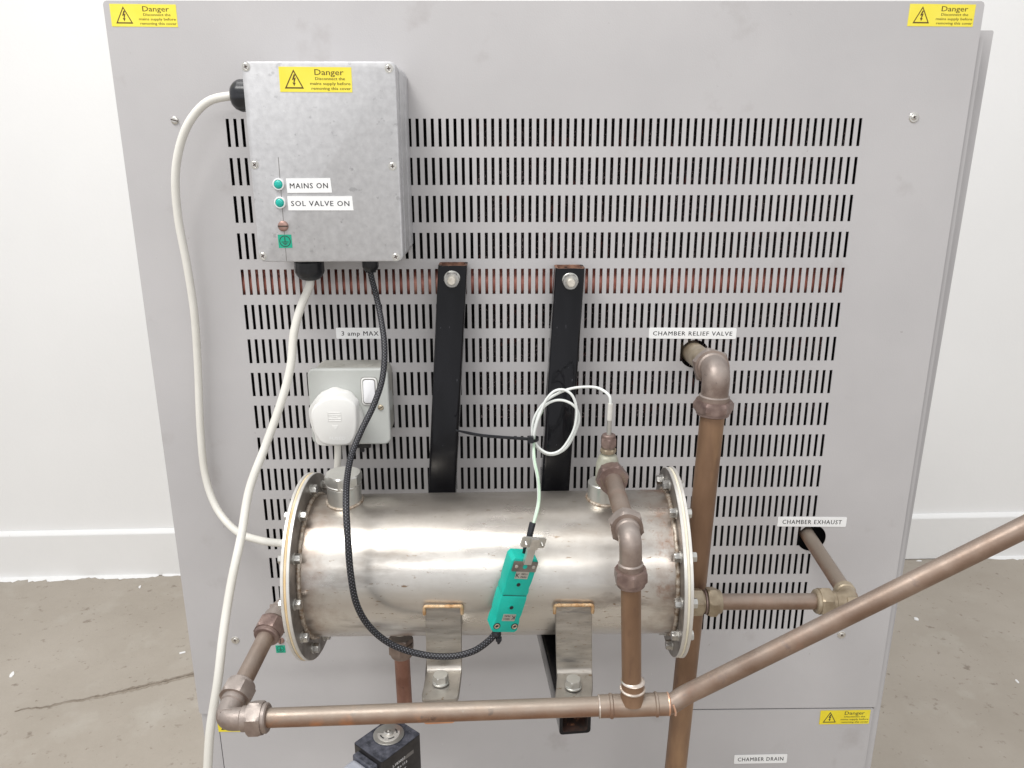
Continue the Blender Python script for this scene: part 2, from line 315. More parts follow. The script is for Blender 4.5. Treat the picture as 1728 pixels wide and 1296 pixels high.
        ob = bpy.data.objects.new(name, me); col.objects.link(ob); ob['_o'] = tuple(o0)
        if parent is not None: ob.parent = parent
        else: ob.location = M3(o0)
        if label: ob['label'] = label
        if kind: ob['kind'] = kind
        return ob
def catmull(P, k):
    out = []; n = len(P)
    for i in range(n-1):
        p0 = P[i-1] if i else P[0]*2-P[1]; p1, p2 = P[i], P[i+1]; p3 = P[i+2] if i+2 < n else P[-1]*2-P[-2]
        for j in range(k):
            t = j/k; out.append(.5*((2*p1)+(-p0+p2)*t+(2*p0-5*p1+4*p2-p3)*t*t+(-p0+3*p1-3*p2+p3)*t**3))
    out.append(P[-1]); return out
def thing(name, loc, label, cat, group=None):
    o = bpy.data.objects.new(name, None); col.objects.link(o); o.location = M3(loc); o.empty_display_size = .02
    o['_o'] = tuple(loc); o['label'] = label; o['category'] = cat
    if group: o['group'] = group
    return o
def tag(o, label, cat, group=None):
    o['label'] = label; o['category'] = cat
    if group: o['group'] = group
    return o
def struct(o): o['kind'] = 'structure'; return o
def text(name, lines, mx, w_, h_, matn, parent, bold=0., spc=1.):
    """flat print: every line fitted to (cx, cy, width, height) in the plate's own plane"""
    b = MB()
    for s_, cx, cy_, tw, th in lines:
        cu = bpy.data.curves.new('t', 'FONT'); cu.body = s_; cu.size = 10; cu.space_character = spc; cu.resolution_u = 2
        ob = bpy.data.objects.new('t', cu); col.objects.link(ob)
        me = bpy.data.meshes.new_from_object(ob.evaluated_get(bpy.context.evaluated_depsgraph_get()))
        xs = [v.co.x for v in me.vertices]; ys = [v.co.y for v in me.vertices]
        base_h = 7.3  # height of a capital at size 10
        sx = tw/(max(xs)-min(xs)); sy_ = th/base_h; x0 = (max(xs)+min(xs))/2
        for i_, dx in enumerate((0, bold, -bold) if bold else (0,)):      # heavier strokes: the print is laid three times with a hair's shift
            b.add([((v.co.x-x0)*sx+cx+dx, (v.co.y-base_h/2)*sy_+cy_, .012*i_) for v in me.vertices], [tuple(p.vertices) for p in me.polygons], mx)
        bpy.data.objects.remove(ob); bpy.data.curves.remove(cu); bpy.data.meshes.remove(me)
    return b.build(name, matn, parent)
def quadframe(tl, tr, bl, br, Y):
    """centre frame, width and height of a plate whose corners show at these pixels, in the plane Y"""
    a, b, c, d = PY(*tl, Y), PY(*tr, Y), PY(*bl, Y), PY(*br, Y)
    ce = (a+b+c+d)/4; xd = ((b-a)+(d-c)).normalized(); W = ((b-a).length+(d-c).length)/2; H = ((a-c).length+(b-d).length)/2
    return frame(ce, (0, -1, 0), xd), W, H
def danger(parent, fr, W, H, mat_='yellow', ink='ink', label=None):
    o = MB().box(-W/2, W/2, -H/2, H/2, 0, .18, fr).build('danger_label', mat_, parent, label=label)
    up_ = fr @ Matrix.Translation((0, 0, .22))
    b = MB(); cx = -W*.30; s_ = H*.80; t = .075*H
    def tri(k): return [(cx-s_*.5*k*1.02, -s_*.46*k-(.0)), (cx+s_*.5*k*1.02, -s_*.46*k), (cx, s_*.50*k+ (0))]
    A = tri(1); B = [(cx-s_*.40, -s_*.385), (cx+s_*.40, -s_*.385), (cx, s_*.375)]
    b.add([(*p, 0) for p in A+B], [(0, 1, 4, 3), (1, 2, 5, 4), (2, 0, 3, 5)], up_)
    z = [(.0, .30), (-.13, -.05), (-.02, .0), (-.035, -.20), (-.11, -.17), (.0, -.40), (.10, -.20), (.03, -.20), (.13, .12), (.02, .07), (.12, .30)]
    k = s_*.84
    b.add([(cx+p[0]*k, p[1]*k, 0) for p in z], [tuple(range(len(z)))], up_)
    b.build('warning_symbol', ink, o)
    text('lettering', [('Danger', W*.19, H*.305, W*.40, H*.245), ('Disconnect the', W*.20, H*.045, W*.41, H*.12), ('mains supply before', W*.20, -H*.15, W*.555, H*.12), ('removing this cover', W*.21, -H*.345, W*.545, H*.12)], up_, 0, 0, ink, o, bold=.06)
    return o
def nameplate(parent, fr, W, H, s_, tw, th, r=1.2, label=None, bold=.01, slant=0):
    b = MB()
    if slant: b.prism([(-W/2, -H/2), (W/2+slant, -H/2), (W/2-slant*.2, H/2), (-W/2-slant*.3, H/2)], 0, .35, fr)
    else: b.box(-W/2, W/2, -H/2, H/2, 0, .35, fr, r=r)
    o = b.build('name_label', 'labelw', parent, label=label)
    text('lettering', [(s_, 0, 0, tw, th)], fr @ Matrix.Translation((0, 0, .42)), 0, 0, 'ink2', o, bold=.09, spc=1.16)
    return o
def earthlabel(parent, fr, W, H):
    o = MB().box(-W/2, W/2, -H/2, H/2, 0, .2, fr).build('earth_label', 'earthg', parent)
    b = MB(); f2 = fr @ Matrix.Translation((0, 0, .26)); R = min(W, H)*.43; n = 28; t = R*.13
    vs = [(q*math.cos(2*math.pi*i/n), q*math.sin(2*math.pi*i/n), 0) for q in (R, R-t) for i in range(n)]
    b.add(vs, [(i, (i+1) % n, n+(i+1) % n, n+i) for i in range(n)], f2)
    for x, y, w_, h_ in ((0, R*.35, t*.55, R*.42), (0, -R*.12, R*.62, t*.5), (0, -R*.38, R*.40, t*.45), (0, -R*.60, R*.2, t*.45)):
        b.add([(x-w_, y-h_, 0), (x+w_, y-h_, 0), (x+w_, y+h_, 0), (x-w_, y+h_, 0)], [(0, 1, 2, 3)], f2)
    b.build('earth_symbol', 'ink2', o); return o
def screw(parent, fr, r, kind='pan', matn='screw', ang=0., name='screw', label=None, washer=0):
    b = MB()
    if washer: b.lathe([(washer, -.2), (washer, .5), (washer-.5, .9), (r*.8, .9)], fr, 28)
    h = r*.45
    if kind == 'flat': b.lathe([(r, -.3), (r, .15), (r*.86, .45), (r*.82, .3)], fr, 24)
    else: b.lathe([(r, -.2), (r, h*.3), (r*.9, h*.7), (r*.7, h*.93), (r*.45, h)], fr, 24)
    o = b.build(name, matn, parent, label=label)
    c = MB(); z = (.33 if kind == 'flat' else h+.03); f2 = fr @ Matrix.Rotation(ang, 4, 'Z')
    l, t = r*.55, r*.14
    if kind == 'slot':
        c.box(-r*.92, r*.92, -t, t, h*.35, h+.12, f2)
    else:
        c.box(-l, l, -t, t, z-.1, z, f2); c.box(-t, t, -l, l, z-.11, z+.01, f2); c.box(-t*1.9, t*1.9, -t*1.9, t*1.9, z-.12, z+.02, f2 @ Matrix.Rotation(.785, 4, 'Z'))
    c.build('recess', 'slot', o)
    return o
def interp(a, b, t): return a+(b-a)*t

# ------------------------------------------------------------------ setting
wl, wr = Vector((-1551.4, 1368.9, -ZO)), Vector((1598.2, 1453.1, -ZO)); wd = (wr-wl).normalized(); wn = Vector((wd.y, -wd.x, 0))   # wn points to the camera
WX = lambda t, d, z: wl+wd*t+wn*d+Vector((0, 0, z))
b = MB(); b.add([(-7000, -5000, -ZO), (7000, -5000, -ZO), (7000, 3200, -ZO), (-7000, 3200, -ZO)], [(0, 1, 2, 3)]); struct(b.build('floor', 'floor', origin=(0, 0, -ZO)))
b = MB(); b.add([WX(-5000, -16, -5), WX(8000, -16, -5), WX(8000, -16, 3600), WX(-5000, -16, 3600), WX(-5000, -120, -5), WX(8000, -120, -5), WX(8000, -120, 3600), WX(-5000, -120, 3600)],
      [(0, 1, 2, 3), (5, 4, 7, 6), (3, 2, 6, 7), (1, 5, 6, 2), (4, 0, 3, 7)]); struct(b.build('wall', 'wall', origin=wl))
b = MB(); prof = [(0, 2), (0, 139), (-1.5, 142), (-7, 147), (-15, 150), (-15.5, 150.5)]
vs = [WX(t, d, z) for t in (-5000, 8000) for d, z in prof]; n = len(prof)
b.add(vs, [(i, n+i, n+i+1, i+1) for i in range(n-1)]); struct(b.build('skirting_board', 'skirt', origin=wl, ang=20))
# ragged sealant left along the foot of the skirting
b = MB(); rr = random.Random(3)
for t0, t1, amp in ((-60, 250, 34), (236, 470, 26), (480, 590, 15), (1000, 1180, 10), (1980, 2140, 14), (2600, 2680, 30), (2980, 3200, 20)):
    k = int((t1-t0)/9); vs = []
    for i in range(k+1):
        t = interp(t0, t1, i/k); e = max(0., math.sin(math.pi*i/k))**.4
        d = max(1.5, (amp*.55+amp*.7*noise.noise(Vector((t*.02, 3, 0)))+amp*.35*noise.noise(Vector((t*.09, 7, 0))))*e)
        vs += [WX(t, -1, 5), WX(t, d*.6, 3.2), WX(t, d, .3)]
    b.add(vs, [(3*i+j, 3*i+j+1, 3*i+j+4, 3*i+j+3) for i in range(k) for j in range(2)])
struct(b.build('sealant_strip', 'skirt', origin=wl, ang=60))
# crack across the concrete: a shallow ragged trench with crumbled lips
def crack(p0, p1, wmax, seed, bend):
    b = MB(); k = 90; vs = []; A, B = PZ(*p0, -ZO), PZ(*p1, -ZO); dr = (B-A).normalized(); pn = Vector((-dr.y, dr.x, 0))
    for i in range(k+1):
        t = i/k; c = A.lerp(B, t)+pn*(bend*math.sin(math.pi*t)+7*noise.noise(Vector((t*9, seed, 0)))+3*noise.noise(Vector((t*40, seed, 2))))
        wv = wmax*(.15+.85*t)*(.65+.9*abs(noise.noise(Vector((t*26, seed, 5)))))
        vs += [c-pn*wv*1.1+Vector((0, 0, .2)), c-pn*wv*.5+Vector((0, 0, 2.6)), c-pn*wv*.35+Vector((0, 0, .3)), c+pn*wv*.4+Vector((0, 0, .3)), c+pn*wv*.6+Vector((0, 0, 1.8)), c+pn*wv*1.2+Vector((0, 0, .2))]
    for i in range(k):
        for j in range(5): b.cur = 1 if j == 2 else 0; b.add([vs[6*i+j], vs[6*i+j+1], vs[6*i+j+7], vs[6*i+j+6]], [(0, 3, 2, 1)])
    return b
MT['crackd'] = mat('crack_dirt', (.13, .105, .08), (.24, .20, .155), rough=.9, scale=120)
MT['cracke'] = mat('crumbled_concrete', (.25, .21, .165), (.34, .295, .245), rough=.85, scale=60, detail=7, bump=.001, bscale=300)
for a in (((25, 1201), (330, 1137), 12, 1, -10),): struct(crack(*a).build('floor_crack', ['cracke', 'crackd'], origin=(-700, 300, -ZO), ang=60))
# flakes of white paint on the floor
chips = [((20, 1139), 20, 9, 'flake of white paint lying far left on the concrete'), ((308, 1102), 16, 7, 'flake of white paint on the floor close to the left edge of the cabinet'),
         ((236, 991), 13, 6, 'small white flake on the floor below the left skirting'), ((1546, 1045), 15, 12, 'white chip on the floor right of the cabinet under the slanting pipe'),
         ((1716, 1150), 12, 6, 'tiny pale chip at the right edge of the floor'), ((1551, 947), 14, 6, 'white crumb against the right skirting beside the cabinet')]
for i, (p, sx, sy_, lb) in enumerate(chips):
    c = PZ(*p, -ZO); b = MB(); rr = random.Random(i); k = 8
    pts = [(math.cos(2*math.pi*j/k)*sx*.6*(.7+.5*rr.random()), math.sin(2*math.pi*j/k)*sy_*.6*(.6+.6*rr.random())) for j in range(k)]
    b.prism(pts, .3, 2.4, Matrix.Translation(c) @ Matrix.Rotation(rr.random()*2, 4, 'Z'), ch=.8); tag(b.build('paint_flake', 'skirt', origin=c), lb, 'paint flake', 'paint flakes on the floor')

# ------------------------------------------------------------------ cabinet
cab = thing('cabinet', (0, 300, -ZO), 'tall grey sheet metal cabinet seen from its slotted back', 'cabinet')
# upper back panel with 16 rows of 85 slots and two pipe holes
b = MB(); SW, SL, RP, CPT = 2.95, 25.0, 34.82, 7.0
xs = [-393.5, -390.2]
for c in range(85): xs += [(c-42)*CPT-SW/2, (c-42)*CPT+SW/2]
xs += [390.2, 393.5]; zs = [99.5, 96.2]
for r_ in range(16): zs += [-r_*RP, -r_*RP-SL]
zs += [-650.3, -653.6]
nx, nz_ = len(xs), len(zs)
def isslot(i, j): return 2 <= i < 2+170 and i % 2 == 0 and 2 <= j < 2+32 and j % 2 == 0
TH = .9; vs = []
for y in (0, TH):
    for j in range(nz_):
        for i in range(nx):
            x, z = xs[i], zs[j]
            if i in (0, nx-1) and j in (0, nz_-1): x -= math.copysign(1.0, x); z += (-1.0 if j == 0 else 1.0)
            vs.append((x, y, z))
K = nx*nz_; fs = []
for j in range(nz_-1):
    for i in range(nx-1):
        a, b_, c, d = j*nx+i, j*nx+i+1, (j+1)*nx+i+1, (j+1)*nx+i
        if isslot(i, j):
            fs += [(a, b_, b_+K, a+K), (b_, c, c+K, b_+K), (c, d, d+K, c+K), (d, a, a+K, d+K)]
        else: fs += [(a, d, c, b_), (a+K, b_+K, c+K, d+K)]
for i in range(nx-1): fs += [(i, i+1, i+1+K, i+K), ((nz_-1)*nx+i+1, (nz_-1)*nx+i, (nz_-1)*nx+i+K, (nz_-1)*nx+i+1+K)]
for j in range(nz_-1): fs += [((j+1)*nx, j*nx, j*nx+K, (j+1)*nx+K), (j*nx+nx-1, (j+1)*nx+nx-1, (j+1)*nx+nx-1+K, j*nx+nx-1+K)]
b.add(vs, fs); pan = b.build('upper_back_panel', 'paint', cab)
import bmesh
bm = bmesh.new(); bm.from_mesh(pan.data); bmesh.ops.recalc_face_normals(bm, faces=bm.faces); bm.to_mesh(pan.data); bm.free()
cuts = []
for x, z, r_ in ((153.1, -226.2, 14.6), (294.2, -433.6, 15.6)):
    c = MB().lathe([(r_, -6), (r_, 8)], XZ((x, 1, z)), 48); c = c.build('cutter', 'paint', cab)
    bm = bmesh.new(); bm.from_mesh(c.data); bmesh.ops.recalc_face_normals(bm, faces=bm.faces); bm.to_mesh(c.data); bm.free(); cuts.append(c)
    md = pan.modifiers.new('hole', 'BOOLEAN'); md.operation = 'DIFFERENCE'; md.solver = 'EXACT'; md.object = c
bpy.context.view_layer.update()
me = bpy.data.meshes.new_from_object(pan.evaluated_get(bpy.context.evaluated_depsgraph_get())); pan.modifiers.clear(); pan.data = me; me.name = 'upper_back_panel'
me.polygons.foreach_set('use_smooth', [False]*len(me.polygons))
for c in cuts: bpy.data.objects.remove(c)
# lower back panel, body, interior
b = MB().box(-372.5, 391, -1180, -655.2, .2, 1.8, Matrix(((1, 0, 0, 0), (0, 0, -1, 2.0), (0, 1, 0, 0), (0, 0, 0, 1))), r=2); b.build('lower_back_panel', 'paint', cab)
b = MB()   # body: side walls, top, flanges round the opening
YB = 3.0
def plate(x0, x1, y0, y1, z0, z1): b.box(x0, x1, y0, y1, z0, z1)
plate(-392.5, -374.5, YB, 620, -1200, 97)
plate(392.8, 400, 4.0, 60, -1200, 70)
plate(-374.4, 385, YB, 620, 60, 97); plate(385.1, 400, 62, 620, -1200, 97)
plate(-374.4, 385, YB+.1, 620, -1200, -1150)
b.build('cabinet_body', 'body', cab)
b = MB(); a_, c_ = PY(1674, 52, 25), PY(1538.5, 860, 25); e_ = PY(1466.5, 1296, 25)    # side cover standing out past the back panel on the right
vs = [(380, 22, a_.z), (a_.x-1.2, 22, a_.z), (a_.x, 22, a_.z-1.2), (c_.x, 22, c_.z), (e_.x, 22, e_.z), (e_.x, 22, -1180), (380, 22, -1180)]
k = len(vs); b.add(vs+[(x, 610, z) for x, y, z in vs], [tuple(range(k-1, -1, -1)), tuple(range(k, 2*k))]+[(i, (i+1) % k, k+(i+1) % k, k+i) for i in range(k)]); b.build('side_cover', 'body', cab)
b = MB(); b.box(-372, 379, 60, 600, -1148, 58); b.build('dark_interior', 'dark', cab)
b = MB()     # condenser: a block of thin fins behind the upper slots
x = -62
while x < 290:
    b.box(x, x+.5, 13 if x < -200 else 8, 58, -300 if x > 1e9 else -302, 14) if False else b.box(x, x+.5, 22, 58, -300, 14); x += 2.6
b.box(-64, 292, 25, 59, -302, 16); b.build('condenser_fins', 'fins', cab, kind='stuff')
b = MB().tube([(-371, 18.5, -4*RP-16.4), (379, 18.5, -4*RP-16.4)], 16, 20); b.build('copper_header_pipe', 'header', cab)
screw(cab, XZ((-342, -.05, -1.3)), 3.6, 'slot', 'screw', -.25, label='slotted screw')
for x, z, a in ((343.4, .6, .5), (-342.3, -555.2, .2), (341.2, -555.3, .9)): screw(cab, XZ((x, -.05, z)), 3.1, 'pan', 'screw', a, washer=4.6, label='cross head screw with washer')
screw(cab, XZ((-291.4, -.05, -556.3)), 3.9, 'slot', 'coppers', 1.35, name='earth_screw', label='copper earth screw')
earthlabel(cab, XZ((-292.6, -.1, -567.4)) @ Matrix.Rotation(.02, 4, 'Z'), 10.6, 9.6)
for q, mt_, ik, lb in ((((184, 6), (295.5, 8), (189.5, 45), (301.5, 45.5)), 'yellow', 'ink', 'yellow danger label at the top left corner'), (((1535.5, 6), (1647, 8), (1531, 44.5), (1641, 45)), 'yellow', 'ink', 'yellow danger label at the top right corner')):
    fr, W, H = quadframe(*q, -.05); danger(cab, fr, W, H, mt_, ik, lb)
fr, W, H = quadframe((1385, 1199), (1469, 1198), (1382, 1222.5), (1466, 1221), -.1); danger(cab, fr @ Matrix.Rotation(.0, 4, 'Z'), W, H, 'yellow2', 'ink2', 'wrinkled yellow danger label on the lower panel')
fr = XZ((-345.5, -.1, -668.4)); danger(cab, fr, 57, 20.0, 'yellow2', 'ink2', 'yellow danger label mostly hidden by the pipe elbow')
fr, W, H = quadframe((1094, 553), (1243, 553.5), (1096, 571), (1242, 572), -.1); nameplate(cab, fr, W, H, 'CHAMBER RELIEF VALVE', W*.905, H*.40, label='white label over the relief pipe hole')
fr, W, H = quadframe((1312.5, 872), (1429, 872.5), (1312, 888), (1427.5, 889), -.1); nameplate(cab, fr, W, H, 'CHAMBER EXHAUST', W*.86, H*.45, label='white label over the exhaust pipe hole')
fr, W, H = quadframe((1239, 1274), (1328.5, 1272), (1238.5, 1288.5), (1327.5, 1287), -.1); nameplate(cab, fr, W, H, 'CHAMBER DRAIN', W*.86, H*.44, label='white label on the lower panel')
fr, W, H = quadframe((567.5, 553), (648, 553), (567, 571.5), (648, 571.5), -.1); nameplate(cab, fr, W, H, '3 amp MAX', W*.77, H*.42, label='white label above the socket')

# ------------------------------------------------------------------ junction box
J = Vector((-191.5, 0, -40)); YF = -70
jb = thing('junction_box', (J.x, 0, -123), 'die cast aluminium junction box with danger label and two green lamps', 'junction box')
x0, x1, z0, z1 = -255.4, -128.2, -122.2, 43.0
fr = XZ((0, 0, 0))
MB().box(x0+1.2, x1+2.2, z0+.8, z1-.8, .5, 56, fr, r=7, seg=6, chb=0 if False else 0).build('box_body', 'cast', jb) if False else None
b = MB(); b.prism([(x, z) for x, z in [(x0+2+7*(1-math.cos(a))*0, 0) for a in ()]] or [(x0+1.5, z0+6), (x0+3, z0+3), (x0+6.5, z0+1.2), (x1-5, z0+1.2), (x1-1, z0+3), (x1+.8, z0+7), (x1+.8, z1-7), (x1-1, z1-3), (x1-5, z1-1.2), (x0+6.5, z1-1.2), (x0+3, z1-3), (x0+1.5, z1-6)], .5, 54, fr)
b.box(x1-14, x1+1.6, z0+7, z1-7, .4, 24, fr, r=1, ch=2.0)      # moulded thickening along the right flank
body = b.build('box_body', 'cast', jb, ang=50)
lid = MB().box(x0, x1, z0, z1, 54.3, 70, fr, r=5.5, seg=6, ch=1.4).build('lid', 'cast', jb, ang=25)
for px, py in ((414.5, 112.5), (656, 115.5), (429.5, 278), (662.5, 280.5), (443.5, 432), (668, 433.5)):
    p = PY(px, py, YF-.1); s_ = screw(jb, XZ(p), 3.0, 'flat', 'screw', random.random()); MB().lathe([(3.75, -.2), (3.75, .12), (3.2, .12)], XZ(p), 28).build('counterbore', 'zinc', s_)
fr, W, H = quadframe((469.5, 112.5), (592.5, 113.5), (473.5, 155), (595, 156), YF-.1); danger(jb, fr, W, H)
fr, W, H = quadframe((482.5, 301), (557.5, 300.5), (485.5, 325.5), (559.5, 325), YF-.1); nameplate(jb, fr, W, H, 'MAINS ON', W*.86, H*.38, slant=.6, label='white label reading mains on')
fr, W, H = quadframe((485, 331), (594, 331), (487, 355), (596, 355), YF-.1); nameplate(jb, fr, W, H, 'SOL VALVE ON', W*.90, H*.38, slant=.6, label='white label reading sol valve on')
a_, c_ = PY(469.5, 265, YF-.12), PY(483.5, 440, YF-.12); b = MB()
b.add([a_+Vector((-.22, 0, 0)), a_+Vector((.22, 0, 0)), c_+Vector((.22, 0, 0)), c_+Vector((-.22, 0, 0))], [(0, 1, 2, 3)]); b.build('scribed_line', 'greybar', jb)
for px, py in ((470.5, 311), (473, 342)):
    f2 = XZ(PY(px, py, YF)); lp = MB().lathe([(5.0, -.1), (5.0, 1.6), (4.5, 2.2), (3.9, 2.2), (3.7, 1.6)], f2, 32).build('indicator_lamp', 'white', jb, ang=50)
    MB().lathe([(3.75, .5), (3.75, 1.7), (3.2, 2.5), (2, 3.0), (.8, 3.2)], f2, 28).build('lens', 'lens', lp, ang=70)
screw(jb, XZ(PY(478, 381.5, YF)), 4.6, 'slot', 'coppers', 0.0, name='earth_screw')
fr, W, H = quadframe((468.5, 396), (491.5, 396), (471, 418.5), (493.5, 418), YF-.1); earthlabel(jb, fr, W, H)
def gland(parent, base, dr, r, l, dome, ribs=True, n=12, hexbase=True):
    f2 = frame(base, dr, (0, 1, 0)); b = MB()
    if hexbase: b.hexnut(f2, r*1.9, l*.22, ch=.8)
    rf = lambda t, q, z: q*(1 + (.03 if (int(t/(2*math.pi)*n*2) % 2) else 0)) if l*.24 < z < l*.75 else q
    b.lathe([(r*.9, l*.2), (r, l*.25), (r, l*.62), (r*.97, l*.7), (r*.86, l*.84), (r*.66, l*.95), (dome, l)], f2, 48, rf); return b.build('cable_gland', 'black', parent, ang=30)
# left gland
GL = Vector((x0+.3, -34, 18.2)); gland(jb, GL, (-1, 0, 0), 13.2, 22, 5)
GB = PY(522, 447, -32); GB.z = z0+.6; gland(jb, GB, (0, 0, -1), 13.2, 23, 5)
GC = PY(625, 446, -36); GC.z = z0+.6; gland(jb, GC, (0, 0, -1), 7.4, 15, 5.2, hexbase=False)

# ------------------------------------------------------------------ cables
GLe = GL+Vector((-21, 0, 0))
pts = [GL+Vector((-6, 0, 0)), GLe, PY(352, 171, -34), PY(322, 202, -33), PY(304, 245, -31), PY(296, 300, -28), PY(301, 370, -24), PY(316, 450, -20), PY(328, 530, -16), PY(334, 620, -13), PY(338, 720, -12), PY(346, 800, -14), PY(366, 858, -22), PY(400, 897, -42), PY(440, 912, -66), PY(476, 917, -92), PY(494, 921, -112)]
c1 = MB().tube(pts, 3.75, 16, smooth=8).build('white_cable', 'cable', origin=GLe); tag(c1, 'white cable looping left from the side gland of the junction box', 'cable')
pts = [GB+Vector((0, 0, -10)), GB+Vector((0, -1, -23)), PY(521, 486, -36), PY(507, 520, -44), PY(496, 562, -50), PY(490, 620, -58), PY(474, 680, -66), PY(447, 755, -80), PY(421, 825, -96), PY(407, 905, -120), PY(390, 985, -144), PY(377, 1068, -166), PY(367.5, 1150, -184), PY(355, 1230, -196), PY(350.5, 1300, -204), PY(349, 1360, -206)]
c2 = MB().tube(pts, 3.9, 16, smooth=8).build('white_cable', 'cable', origin=GB); tag(c2, 'white cable hanging from the bottom gland past the left end of the tank', 'cable')
pts = [GC+Vector((0, 0, -4)), GC+Vector((0, -1, -16)), PY(635, 500, -46), PY(644, 545, -62), PY(649, 590, -78), PY(645, 640, -92), PY(630, 685, -104), PY(610, 726, -118), PY(594, 765, -134), PY(586, 805, -158), PY(584, 850, -186), PY(587, 910, -204), PY(592, 970, -209), PY(602, 1020, -209), PY(624, 1058, -206), PY(660, 1087, -203), PY(706, 1103, -203), PY(755, 1108, -205), PY(796, 1100, -206), PY(824, 1082, -206), PY(840, 1064, -205)]
c3 = MB().tube(pts, 2.75, 16, smooth=10).build('braided_cable', 'braid', origin=GC); tag(c3, 'black braided cable running from the junction box down across the tank', 'cable')

# ------------------------------------------------------------------ socket and plug
so = thing('wall_socket', (-190, 0, -307), 'grey metal clad switched socket box below the junction box', 'socket')
fr = XZ((0, 0, 0)); sx0, sx1, sz0, sz1 = -229, -151.4, -307.0, -229.2
bb = MB().box(sx0+2.5, sx1-1.5, sz0+2.5, sz1-1.5, .3, 34.5, fr, r=9, seg=7); back = bb.build('back_box', 'galvtop', so, ang=40)
for cx in (-205, -176):   # knock-outs pressed in the top, and one in the right flank
    f2 = frame((cx, -18, sz1-1.5), (0, 0, 1)); MB().lathe([(8.2, -.4), (8.2, .35), (7.6, .35)], f2, 28).build('knock_out', 'galvtop', back)
f2 = frame((sx1-1.5, -17, -268), (1, 0, 0)); MB().lathe([(10, -.4), (10, .4), (9.3, .4)], f2, 30).build('knock_out', 'galv', back)
MB().box(sx0, sx1, sz0, sz1, 34.7, 39, fr, r=7, seg=7, ch=1.6).build('front_plate', 'galv', so, ang=22)
fr2, W, H = quadframe((608.5, 637), (635.5, 637), (611.5, 683.5), (638.5, 683.5), -39)
MB().box(-W/2-.45, W/2+.45, -H/2-.45, H/2+.45, -.2, .25, fr2, r=3.8).build('switch_gap', 'greybar', so)
MB().box(-W*.40, W*.40, -H*.44, H*.455, 1.0, 1.35, fr2, r=2.7).build('switch_gap', 'greybar', so)
MB().box(-W/2, W/2, -H/2, H/2, -.2, 1.2, fr2, r=3.5, ch=.5).build('switch_surround', 'plug', so, ang=25)
MB().box(-W*.36, W*.36, -H*.40, H*.42, 1.0, 3.0, fr2 @ Matrix.Rotation(-.04, 4, 'X'), r=2.4, ch=.7).build('switch_rocker', 'rocker', so, ang=25)
screw(so, XZ(PY(642.5, 687.5, -39)), 2.9, 'slot', 'brassscrew', .5)
pl = thing('mains_plug', PY(575, 700, -39), 'white moulded plug pushed into the grey socket with its lead hanging down', 'plug')
def smooth_poly(ctrl, k=6):
    P = [Vector((a, b_, 0)) for a, b_ in ctrl]; n = len(P); out = []
    for i in range(n):
        p0, p1, p2, p3 = P[i-1], P[i], P[(i+1) % n], P[(i+2) % n]
        for j in range(k):
            t = j/k; q = .5*((2*p1)+(-p0+p2)*t+(2*p0-5*p1+4*p2-p3)*t*t+(-p0+3*p1-3*p2+p3)*t**3); out.append((q.x, q.y))
    return out
basepx = [(527, 715), (523, 690), (530, 676), (541, 663), (552, 658), (560, 654.5), (568, 654), (577, 657), (590, 661), (598, 668), (604, 680), (612, 698), (614, 716), (609, 735), (600, 746), (560, 749), (538, 746), (533, 730)]
ctrl = [(PY(a, c, -41).x, PY(a, c, -41).z) for a, c in basepx]
MB().prism(smooth_poly(ctrl, 4), 39.3, 47, fr, ch=.8).build('plug_base', 'plug', pl, ang=40)
frontpx = [(524, 702), (528, 688), (540, 678), (556, 671.5), (572, 670.5), (588, 674), (600, 684), (602, 700), (601, 728), (592, 748), (578, 752), (560, 752), (543, 748), (535, 738), (531, 730), (527, 716)]
ctrl = [(PY(a, c, -62).x, PY(a, c, -62).z) for a, c in frontpx]
MB().prism(smooth_poly(ctrl, 4), 46.5, 62.5, fr, ch=2.0).build('plug_cover', 'plug', pl, ang=50)
fz = XZ(PY(565, 711, -62.5)) @ Matrix.Translation((0, 0, -.1)); b = MB()     # moulded panel, triangle and lettering
for y in (8.6, 6.2, 2.6, .4): b.box(-6.2, 6.2, y-.25, y+.25, 0, .45, fz)
for x_ in (-6.4, 5.9): b.box(x_, x_+.5, .1, 8.9, 0, .45, fz)
b.box(-2.5, 2.5, 4.0, 4.6, 0, .45, fz)
b.prism([(-3, -4.0), (0, -8.8), (3, -4.0), (2.3, -4.5), (0, -7.9), (-2.3, -4.5)][:3], 0, .3, fz)
b.build('moulded_relief', 'plug', pl)
text('moulded_lettering', [('FUSED', 1.5, -17.0, 15, 3.1)], fz @ Matrix.Translation((0, 0, .25)), 0, 0, MT['skirt'], pl, bold=.0)
pts = [PY(570, 742, -52), PY(570, 752, -53), PY(570, 775, -52), PY(569, 800, -50), PY(569, 825, -48), PY(568, 860, -44)]
MB().tube(pts, 3.4, 14, smooth=6).build('lead', 'cable', pl)
# black clip showing below the socket
b = MB(); p = PY(611, 752.5, -12); f2 = XZ(p); b.box(-9, 9, -1.4, 1.4, -2, 2, f2, r=.6); b.box(-2, 2, -6, 0, -1.9, 1.9, f2); tag(b.build('saddle_clip', 'black', origin=p), 'small black clip under the bottom edge of the grey socket', 'clip')

